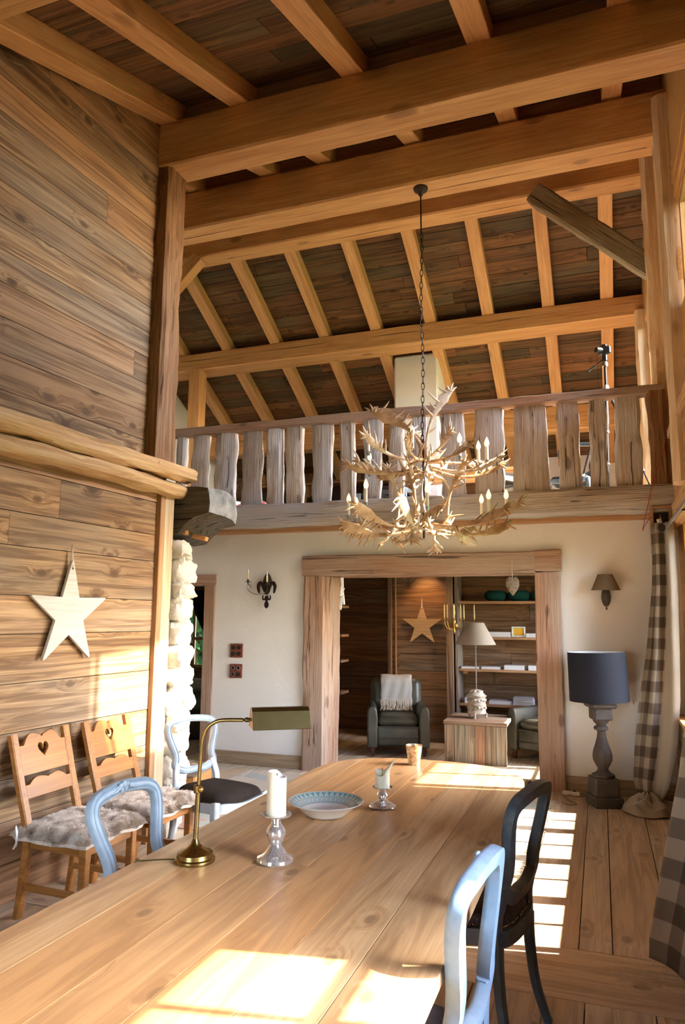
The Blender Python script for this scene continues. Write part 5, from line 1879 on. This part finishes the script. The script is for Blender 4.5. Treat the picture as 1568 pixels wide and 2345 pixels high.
b = MB(); b.tube(smooth_path([(.665, 7.22, 3.60), (.655, 7.22, 3.35), (.60, 7.20, 3.15), (.53, 7.20, 2.95), (.47, 7.2, 2.72), (.412, 7.2, 2.485), (.43, 7.2, 2.52), (.48, 7.2, 2.595), (.50, 7.19, 2.60)], 5), .0035, 6)
tag(b.build('red_cable', 'red_wire', None), 'thin red cable looping down from the gallery beam corner', 'cable')

# ============================================================ RUG AND SMALL FLOOR THINGS
t = thing('kilim_rug', 'faded pastel kilim rug beyond the table with short fringes', 'rug', (-2.10, 6.1, 0))
t.rotation_euler = (0, 0, radians(-3))
MB().box((0, 0, .006), (3.05, 2.1, .010), ch=.003).build('pile', 'kilim', t)
b = MB(); r = random.Random(2)
for s in (-1, 1):
    for i in range(230):
        y = -1.04+2.08*i/229+r.uniform(-.004, .004)
        L = r.uniform(.05, .11)
        e = (s*(1.52+L), y+r.uniform(-.03, .03), .004+r.uniform(0, .004))
        b.tube([(s*1.515, y, .008), (s*(1.52+L*.5), y+r.uniform(-.012, .012), .010), e], .0022, 4)
o = b.build('fringe', 'fringe_wool', t); o['kind'] = 'stuff'
b = MB(); b.tube(smooth_path([(-.38, 7.36, .02), (-.30, 7.30, .01), (-.2, 7.28, .02), (-.1, 7.33, .012), (0, 7.3, .01)], 6), .003, 5); b.tube(smooth_path([(-.42, 7.33, .01), (-.33, 7.12, .006), (-.27, 7.02, .006), (-.33, 6.97, .006), (-.40, 7.05, .006)], 6), .0028, 5)
tag(b.build('lamp_cable', 'brass_dark', None), 'thin cable lying on the boards by the right jamb', 'cable')
t = thing('power_strip', 'small power strip on the floor at the foot of the right jamb', 'power strip', (-.33, 7.36, 0))
MB().box((0, 0, .02), (.16, .05, .035), ch=.006).build('body', 'porcelain', t); MB().box((.03, 0, .042), (.02, .02, .01), ch=.002).build('switch', 'green_cloth', t)
t = thing('wood_box', 'low orange-brown wooden box on the floor behind the velvet chair', 'box', (-3.62, 5.72, 0), radians(10))
for a, b2, w, th in (((-.25, -.2, .15), (.25, -.2, .15), .28, .02), ((-.25, .2, .15), (.25, .2, .15), .28, .02)):
    board('panel', 'orange_ply', t, a, b2, w, th, z=(0, 1, 0))
for x in (-.25, .25): board('panel', 'orange_ply', t, (x, -.2, .15), (x, .2, .15), .28, .02, z=(1, 0, 0))
MB().box((0, 0, .30), (.56, .46, .02), ch=.004).build('lid', 'rustic_table_wood', t)
MB().box((.262, -.05, .2), (.01, .03, .05)).build('latch', 'brass', t)

# ============================================================ HANGING FROM THE LINTEL
t = thing('driftwood_hanger', 'bundle of short white driftwood sticks hanging from the lintel at the left', 'ornament', (-2.67, 7.42, 0))
b = MB(); b.tube([(0, 0, 2.09), (0, 0, 2.12)], .002, 5); b.build('string', 'string', t)
r = random.Random(5)
for i, (p0, p1, w) in enumerate((((-.004, 0, 2.085), (.003, 0, 1.98), .032), ((.02, -.01, 1.975), (-.004, -.01, 1.90), .028), ((0, .01, 1.93), (.022, 0, 1.79), .030), ((-.004, 0, 1.87), (-.022, 0, 1.735), .026), ((.0, -.02, 1.99), (-.012, -.02, 1.88), .02))):
    timber('stick', 'driftwood', t, p0, p1, w, w*.6, rough=.004, seg=6, seed=200+i, ch=.2)
t = thing('wicker_heart', 'gray wicker heart hanging from the lintel near the right jamb', 'ornament', (-.82, 7.38, 0))
b = MB()
vs = []
b.ball((0, 0, 0), 1, 20, 14)
for v in b.v:
    x, y, z = v
    zz = z*.10+.018*abs(x)*1.2*(1 if z > 0 else .2)-.0
    k = 1.0 if z > 0 else max(.12, (1+z)**.55)
    d = noise.noise(Vector((x*9, y*9, z*9)))*.10
    vs.append((x*.066*k*(1+d), y*.032*k*(1+d), 1.975+zz*(1+d)-.016*(z > .4)*(abs(x) < .25)))
b.v = vs
b.build('heart_body', 'wicker', t, smooth=60)
MB().tube([(0, 0, 2.06), (0, -.01, 2.15), (0, .02, 2.25)], .004, 6).build('ribbon', 'string', t)

# ============================================================ LIBRARY
def armchair(label, loc, rz):
    t = thing('leather_armchair', label, 'armchair', loc, rz)     # faces local -Y
    def soft(name, c, s, mat='leather', ch=.04, par=t):
        o = MB().box((0, 0, 0), s, ch=ch).build(name, mat, par, smooth=60)
        md = o.modifiers.new('soft', 'BEVEL'); md.width = min(ch*.5, min(s)*.2); md.segments = 2
        o.location = c
        return o
    soft('seat_base', (0, 0, .23), (.52, .66, .24), ch=.02)
    soft('seat_cushion', (0, -.04, .405), (.50, .60, .13), ch=.045)
    o = soft('backrest', (0, .30, .60), (.66, .17, .56), ch=.06); o.rotation_euler = (radians(-8), 0, 0)
    for s in (-1, 1):
        pr = [(-.06, .10), (-.065, .45), (-.055, .54), (-.03, .585), (.03, .585), (.055, .54), (.065, .45), (.06, .10)]
        a = MB(); a.prism(pr, -.37, .30, ax=1)
        o = a.build('armrest', 'leather', t, smooth=60); o.location = (s*.315, 0, 0)
        md = o.modifiers.new('soft', 'BEVEL'); md.width = .02; md.segments = 3; md.limit_method = 'ANGLE'
        for y in (-.32, .30):
            a = MB(); a.sweep([(s*.31, y, .10), (s*.31, y, 0)], sq(.05, .05), up=(0, 1, 0), scales=[1.0, .7]); a.build('leg', 'dark_leg_wood', t)
    for z in (.205, .34):
        MB().tube([(-.25, -.338, z), (.25, -.338, z)], .006, 6).build('piping', 'leather_piping', t)
    return t
A1 = armchair('olive leather armchair with a knitted throw, left of the low table', (-2.46, 8.92, 0), radians(18))
armchair('second olive leather armchair mostly hidden behind the right jamb', (-.60, 9.14, 0), radians(-30))
# throw
t = thing('knitted_throw', 'gray herringbone throw with cream fringe draped over the armchair back', 'throw', (-2.46, 8.92, 0), radians(18))
V = []; F = []; UV = []
prof = [(.42, .62), (.425, .72), (.42, .83), (.39, .895), (.33, .905), (.27, .885), (.225, .84), (.205, .74), (.19, .64), (.18, .60)]
pp = smooth_path([(0, y, z) for y, z in prof], 3)
n = 20
for i, p in enumerate(pp):
    for j in range(n+1):
        u = j/n
        V.append((-.20+.40*u+.004*sin(i), p.y+.004*sin(u*20+i*.4), p.z+.004*sin(u*9)))
        UV.append((u, i/len(pp)))
for i in range(len(pp)-1):
    for j in range(n): F.append((i*(n+1)+j, i*(n+1)+j+1, (i+1)*(n+1)+j+1, (i+1)*(n+1)+j))
me = bpy.data.meshes.new('wool'); me.from_pydata(V, [], F)
ul = me.uv_layers.new(name='UVMap')
for lp in me.loops: ul.data[lp.index].uv = UV[lp.vertex_index]
me.shade_smooth(); me.materials.append(MATS['herringbone_wool'])
o = link('wool', me, t); md = o.modifiers.new('thick', 'SOLIDIFY'); md.thickness = .008
b = MB(); r = random.Random(8)
for i in range(34):
    x = -.20+.40*i/33
    b.tube([(x, .172, .61), (x+r.uniform(-.006, .006), .160, .56), (x+r.uniform(-.014, .014), .135, .505), (x+r.uniform(-.02, .02), .10, .482)], [.0055, .006, .0055, .003], 6)
b.build('fringe', 'fringe_wool', t)['kind'] = 'stuff'

t = thing('low_wood_table', 'low weathered plank table with solid sides in the library', 'side table', (-1.42, 8.83, 0), radians(1.5))
for i in range(6):
    x = -.355+.71*(i+.5)/6
    for y in (-.36, .36):
        board('side_plank', 'rustic_table_wood', t, (x, y, 0), (x, y, .43), .71/6-.003, .04, z=(0, 1, 0), ch=.004)
for i in range(6):
    y = -.38+.76*(i+.5)/6
    board('top_plank', 'rustic_table_wood', t, (-.365, y, .452), (.365, y, .452), .76/6-.003, .04, ch=.005)

def pot_lamp():
    t = thing('table_lamp', 'table lamp with taupe cone shade on an ornate white pot', 'lamp', (-1.44, 8.80, .473))
    MB().lathe([(.001, .05), (.105, .05), (.112, .06), (.108, .075), (.105, .14), (.112, .15), (.112, .162), (.105, .17), (.102, .24), (.118, .252), (.120, .262), (.105, .268), (.085, .29), (.05, .325), (.02, .335), (.001, .335)], 28).build('pot', 'pot_white', t, smooth=40)
    b = MB(); r = random.Random(1)
    for i in range(16):
        a = 2*pi*i/16
        b.ball((cos(a)*.106, sin(a)*.106, .115+.012*(i % 2)), .016, 7, 5, (1, 1, .8)); b.ball((cos(a)*.103, sin(a)*.103, .205+.012*((i+1) % 2)), .017, 7, 5, (1, 1, .9))
    for i in range(7):
        a = 2*pi*i/7
        b.ball((cos(a)*.055, sin(a)*.055, .305), .026, 7, 5, (1, 1, .9))
    b.build('relief', 'pot_white', t, smooth=60)
    for i in range(3):
        a = 2*pi*i/3+.5
        b = MB(); b.tube(smooth_path([(cos(a)*.09, sin(a)*.09, .055), (cos(a)*.125, sin(a)*.125, .045), (cos(a)*.115, sin(a)*.115, .018), (cos(a)*.135, sin(a)*.135, 0)], 4), .011, 7); b.build('foot', 'pot_white', t)
    MB().tube([(0, 0, .33), (0, 0, .93)], .008, 8).build('stem', 'steel', t)
    shade('lamp_shade', t, .245, .105, .865, 1.125, 'shade_taupe', 'shade_lining')
pot_lamp()

t = thing('library_shelves', 'tall alcove of wooden shelves at the right of the library', 'shelves', (0, 0, 0))
SH = (.515, .965, 1.39, 1.865)
for z in SH:
    board('shelf', 'trim_wood', t, (-1.82, 9.90, z), (.68, 9.90, z), .36, .035)
board('upright', 'rustic_table_wood', t, (-1.845, 9.90, 0), (-1.845, 9.90, 2.65), .36, .04, z=(1, 0, 0))
MB().box((-1.74, 9.78, .93), (.06, .05, .035), ch=.004).build('shelf_bracket', 'trim_wood', t)
t = thing('library_shelves', 'short wooden shelves at the far left of the library, behind the left jamb', 'shelves', (0, 0, 0))
for z in (.62, 1.05, 1.40, 1.80):
    board('shelf', 'trim_wood', t, (-4.28, 9.55, z), (-3.38, 9.55, z), .30, .035)

def book(label, c, s, rz=0, cover='cover_gray', group=None, standing=False):
    t = thing('book', label, 'book', c, rz, group)
    w, d, h = s
    if standing:
        MB().box((0, 0, h/2), (w*.86, d*.95, h*.97)).build('pages', 'paper', t, smooth=0)
        b = MB(); b.box((-w/2+.002, 0, h/2), (.004, d, h)); b.box((w/2-.002, 0, h/2), (.004, d, h)); b.box((0, -d/2, h/2), (w, .004, h)); b.build('cover', cover, t, smooth=0)
    else:
        MB().box((0, -.002, h/2), (w*.97, d*.96, h-.006)).build('pages', 'paper', t, smooth=0)
        b = MB(); b.box((0, 0, .002), (w, d, .004)); b.box((0, 0, h-.002), (w, d, .004)); b.box((-w/2, 0, h/2), (.004, d, h)); b.build('cover', cover, t, smooth=0)
    return t
zt = lambda i: SH[i]+.0178
book('thin gray book lying at the left end of the second shelf', (-1.67, 9.83, zt(1)), (.24, .18, .028), cover='cover_gray')
book('thin lilac book lying second from left on the second shelf', (-1.395, 9.83, zt(1)), (.25, .18, .032), cover='cover_lilac')
book('thick pale book lying behind the lamp stem on the second shelf, third from left', (-1.09, 9.83, zt(1)), (.26, .18, .056), cover='paper')
book('pale book cut off by the right jamb on the second shelf', (-.80, 9.83, zt(1)), (.22, .18, .06), cover='paper')
b1_ = book('flat gray book beside the lamp shade on the third shelf', (-1.29, 9.83, zt(2)), (.32, .18, .065), cover='paper')
book('small pale book right of the yellow picture', (-.84, 9.83, zt(2)), (.18, .16, .05), cover='paper')
book('pale book behind the lamp pot on the bottom shelf', (-1.64, 9.83, zt(0)), (.22, .18, .07), cover='cover_lilac')
book('lower lilac book right of the lamp pot on the bottom shelf', (-1.28, 9.83, zt(0)), (.30, .18, .045), cover='cover_lilac')
book('lowest book of the pale pile at the right of the bottom shelf', (-.99, 9.83, zt(0)), (.27, .2, .04), cover='cover_lilac')
book('middle book of the pale pile at the right of the bottom shelf', (-.985, 9.835, zt(0)+.041), (.26, .19, .03), cover='paper')
book('top book of the pale pile at the right of the bottom shelf', (-.99, 9.83, zt(0)+.072), (.25, .19, .025), cover='cover_lilac')
book('rust-red book standing on the left library shelf', (-3.50, 9.5, 1.0678), (.05, .17, .24), cover='cover_rust', standing=True)
book('darker upright book beside the rust-red one', (-3.56, 9.5, 1.0678), (.05, .17, .26), cover='dark_cloth', standing=True)
book('brown book lying on the lowest visible left shelf', (-3.62, 9.5, .638), (.16, .2, .11), cover='cover_rust')
t = thing('picture_frame', 'small silver frame with a plain yellow picture on the third shelf', 'picture', (-1.03, 9.80, zt(2)+.001))
for a, b2 in (((-.085, 0, .012), (.085, 0, .012)), ((-.085, 0, .128), (.085, 0, .128)), ((-.078, 0, 0), (-.078, 0, .14)), ((.078, 0, 0), (.078, 0, .14))):
    board('frame_bar', 'silver_frame', t, a, b2, .024, .018, z=(0, 1, 0), ch=.004)
MB().box((0, .004, .07), (.14, .006, .11)).build('picture', 'picture_yellow', t, smooth=0)
t = thing('storage_basket', 'dark green cloth bundle on the top library shelf', 'basket', (-1.05, 9.92, zt(3)))
for x in (-.28, .03, .33):
    o = MB().box((x, 0, .075), (.29, .24, .14), ch=.045).build('green_roll', 'green_cloth', t, smooth=60)
t = thing('candelabra', 'gilt wall candelabra with pale yellow candles beside the shelf', 'wall light', (-1.85, 9.60, 1.60))
b = MB(); b.lathe([(.001, -.16), (.012, -.15), (.018, -.12), (.008, -.08), (.014, -.03), (.030, 0), (.018, .03), (.010, .08), (.020, .12), (.012, .17), (.016, .22), (.004, .25)], 16); b.ball((0, .03, -.05), .04, 12, 8, (1, .5, 1.3)); b.build('shaft', 'gilt', t, smooth=50)
for i, (ex, ey) in enumerate(((-.125, -.02), (-.075, -.08), (.10, -.07), (.135, -.02), (.27, 0), (.02, -.12))):
    p = smooth_path([(0, 0, -.05), (ex*.4, ey*.5, -.10), (ex*.85, ey*.9, -.06), (ex, ey, .02)], 5)
    MB().tube(p, .005, 7).build('arm', 'gilt', t)
    c = MB().lathe([(.001, 0), (.016, .004), (.020, .012), (.010, .016), (.013, .04), (.001, .04)], 12, (ex, ey, .02)).build('candle_cup', 'gilt', t, smooth=50)
    MB().lathe([(.011, .03), (.009, .19), (.003, .205), (.001, .21)], 10, (ex, ey, .03)).build('candle', 'wax_yellow', c, smooth=60)
# small spotlight on the library ceiling that warms the wall above the star
sp = bpy.data.lights.new('library_spot', 'SPOT'); sp.energy = 22; sp.color = (1, .55, .22); sp.spot_size = radians(75); sp.spot_blend = .8; sp.shadow_soft_size = .03
so = bpy.data.objects.new('library_spot', sp); so.location = (-2.25, 9.45, 2.52); so.rotation_euler = (radians(12), 0, 0); col.objects.link(so)
t = thing('ceiling_spot', 'small recessed spot in the library ceiling above the warm star', 'lamp', (-2.25, 9.45, 0))
MB().lathe([(.03, 2.60), (.04, 2.60), (.04, 2.655), (.03, 2.655)], 16).build('housing', 'steel', t); MB().lathe([(.001, 2.63), (.028, 2.63), (.028, 2.64), (.001, 2.64)], 16).build('lamp_disc', 'lamp_head', t)

# ============================================================ BEDROOM THROUGH THE SMALL DOOR
t = thing('bed', 'bed with green cover in the dark room behind the small door', 'bed', (-5.6, 9.6, 0))
MB().box((0, 0, .22), (1.5, 2.0, .36), ch=.02).build('bed_base', 'dark_void', t); MB().box((0, 0, .50), (1.5, 2.0, .22), ch=.06).build('cover', 'bed_green', t, smooth=60); MB().box((.2, -.5, .68), (.7, .45, .16), ch=.06).build('pillow', 'bed_white', t, smooth=60)
rows = [((-6.75, 10.9, 2.1), (-6.1, 10.9, 2.1)), ((-6.65, 10.9, 1.7), (-6.1, 10.9, 1.7)), ((-6.42, 10.9, 1.3), (-6.05, 10.9, 1.3)), ((-6.40, 10.9, .9), (-6.05, 10.9, .9)), ((-6.5, 10.9, .02), (-6.05, 10.9, .02))]
curtain('bedroom_curtain', 'dark brown curtain tied beside the small bedroom window', rows, 'dark_cloth', folds=5, depth=.025)

# ============================================================ GALLERY
t = thing('chimney', 'white plastered chimney breast rising behind the gallery railing', 'chimney', (-2.62, 11.0, 2.9))
MB().box((0, 0, 1.48), (.72, .60, 2.96), ch=.03).build('shaft', 'plaster_white', t, smooth=30)
MB().box((0, -.02, .03), (.78, .66, .06), ch=.01).build('foot_slab', 'plaster_white', t)
def gallery_chair(label, loc, rz):
    return louis_chair(label, loc, rz, 'dark_paint', 'velvet', H=1.02, W=.46, carve=False, seat_z=.47)
gallery_chair('blue-gray chair up on the gallery behind the wide baluster', (-.98, 8.9, 2.905), radians(-150))
gallery_chair('blue-gray chair up on the gallery left of the chandelier chain', (-2.55, 9.3, 2.905), radians(-100))
gallery_chair('blue-gray chair on the gallery seen low between the two widest balusters', (-.25, 9.25, 2.905), radians(-100))
t = thing('gallery_table', 'long plain wooden table standing on the gallery', 'table', (-1.75, 9.95, 2.905))
MB().box((0, 0, .745), (2.0, .8, .04), ch=.005).build('tabletop', 'beam_wood', t)
board('apron', 'beam_wood', t, (-.9, -.34, .67), (.9, -.34, .67), .02, .11)
for x in (-.9, .9):
    for y in (-.33, .33): MB().box((x, y, .36), (.07, .07, .72), ch=.006).build('leg', 'beam_wood', t)
t = thing('gallery_shelf', 'dark low shelf unit at the back of the gallery, left side', 'shelves', (-4.6, 12.6, 2.905))
for z in (.02, .45, .88, 1.28): board('shelf', 'library_wood', t, (-1.9, 0, z), (1.9, 0, z), .4, .03)
for x in (-1.9, -.65, .65, 1.9): board('upright', 'library_wood', t, (x, 0, 0), (x, 0, 1.30), .4, .03, z=(1, 0, 0))
MB().box((0, .2, .65), (3.85, .02, 1.3)).build('back', 'dark_void', t, smooth=0)
for i, (x, z, c_, m_) in enumerate(((.35, .90, 'blue-gray', 'blue_paint'), (-.4, .90, 'dark', 'dark_cloth'), (-1.2, .47, 'dark green', 'green_cloth'))):
    k = thing('storage_box', c_+' box on the dark gallery shelf', 'box', (-4.6+x, 12.55, 2.905+z))
    MB().box((0, 0, .07), (.25, .22, .13), ch=.01).build('body', m_, k); MB().box((0, 0, .14), (.26, .23, .02), ch=.004).build('lid', m_, k)
for i, (x, y, s_, rz, lab) in enumerate(((-5.0, 7.72, .34, .2, 'red and white striped cushion at the far left behind the balusters'), (-4.62, 7.85, .30, 0, 'red and white striped cushion behind the second baluster'), (-4.22, 7.75, .28, -.3, 'striped cushion with red end above the dark corbel'), (-3.90, 7.78, .24, .5, 'small red striped cushion between the fourth and fifth balusters'))):
    o = MB().box((0, 0, 0), (s_, s_*.8, .16), ch=.05).build('striped_cushion', 'cushion_red_stripe', None, smooth=60)
    o.location = (x, y, 2.982); o.rotation_euler = (0, 0, rz)
    md = o.modifiers.new('soft', 'BEVEL'); md.width = .02; md.segments = 2
    tag(o, lab, 'cushion')
# tripod and camera
t = thing('tripod', 'tall black tripod standing behind the gallery railing', 'tripod', (.165, 7.85, 2.905))
ap = Vector((0, 0, 1.22))
for i, (x, y) in enumerate(((-.03, -.38), (.44, .20), (-.36, .28))):
    b = MB(); f_ = Vector((x, y, 0)); m_ = ap.lerp(f_, .45)
    b.tube([ap, m_], .016, 8); b.tube([m_, ap.lerp(f_, .75)], .012, 8); b.tube([ap.lerp(f_, .75), f_], .008, 8)
    o = b.build('leg', 'tripod_metal', t)
    b = MB(); b.ball(m_, .022, 8, 6); b.ball(ap.lerp(f_, .75), .018, 8, 6); b.tube([ap, ap.lerp(f_, .09)], .024, 8); b.build('clamp', 'silver_metal', o)
MB().tube([(0, 0, .8), (0, 0, 1.46)], .014, 10).build('centre_column', 'tripod_metal', t)
MB().lathe([(.001, 1.44), (.03, 1.44), (.032, 1.47), (.02, 1.49), (.001, 1.49)], 16).build('collar', 'silver_metal', t)
b = MB(); b.box((0, 0, 1.53), (.05, .06, .08), ch=.01); b.tube([(-.01, 0, 1.52), (-.15, -.05, 1.40)], .006, 6); b.build('pan_head', 'camera_black', t); MB().tube([(-.10, -.033, 1.44), (-.175, -.06, 1.38)], .012, 8).build('handle', 'tripod_metal', t)
t = thing('photo_camera', 'black camera mounted on the tripod, strap hanging', 'camera', (.165, 7.85, 2.905+1.575))
b = MB(); b.box((0, 0, .045), (.13, .06, .085), ch=.012); b.box((0, 0, .095), (.05, .05, .03), ch=.008); b.build('body', 'camera_black', t)
b = MB(); b.lathe([(.03, 0), (.033, .02), (.033, .07), (.028, .075)], 16); o = b.build('lens', 'camera_black', t, smooth=40); o.rotation_euler = (radians(90), 0, radians(-60)); o.location = (-.02, -.0, .045)
b = MB(); b.sweep(smooth_path([(-.06, 0, .06), (-.075, -.02, -.1), (-.07, -.02, -.35), (-.05, -.02, -.5), (-.045, 0, -.3), (-.04, 0, -.05)], 5), [(-.012, -.001), (.012, -.001), (.012, .001), (-.012, .001)], up=(1, 0, 0)); b.build('strap', 'dark_cloth', t)

# ============================================================ GROUPS OF ALIKE THINGS
GROUPS = {'heart_chair': 'heart chairs along the left wall', 'sheepskin': 'sheepskins on the heart chairs', 'book': 'books on the library shelves', 'striped_cushion': 'striped cushions on the gallery',
          'ceiling_beam': 'purlins under the roof', 'window_post': 'pale posts of the window wall', 'wooden_star': 'wooden stars', 'candle_holder': 'silvered candle holders on the table', 'pillar_candle': 'candles on the table',
          'leather_armchair': 'library armchairs', 'switch_plate': 'square wall plates', 'half_log': 'half logs along the wall', 'storage_box': 'boxes on the gallery shelf', 'brace': 'roof braces', 'library_shelves': 'library shelves'}
for o in list(bpy.data.objects):
    if o.parent is None and 'category' in o:
        k = o.name.split('.')[0]
        if k in GROUPS: o['group'] = GROUPS[k]
        elif k == 'carved_chair': o['group'] = 'carved chairs on the gallery' if o.location.z > 1 else 'painted carved chairs at the table'
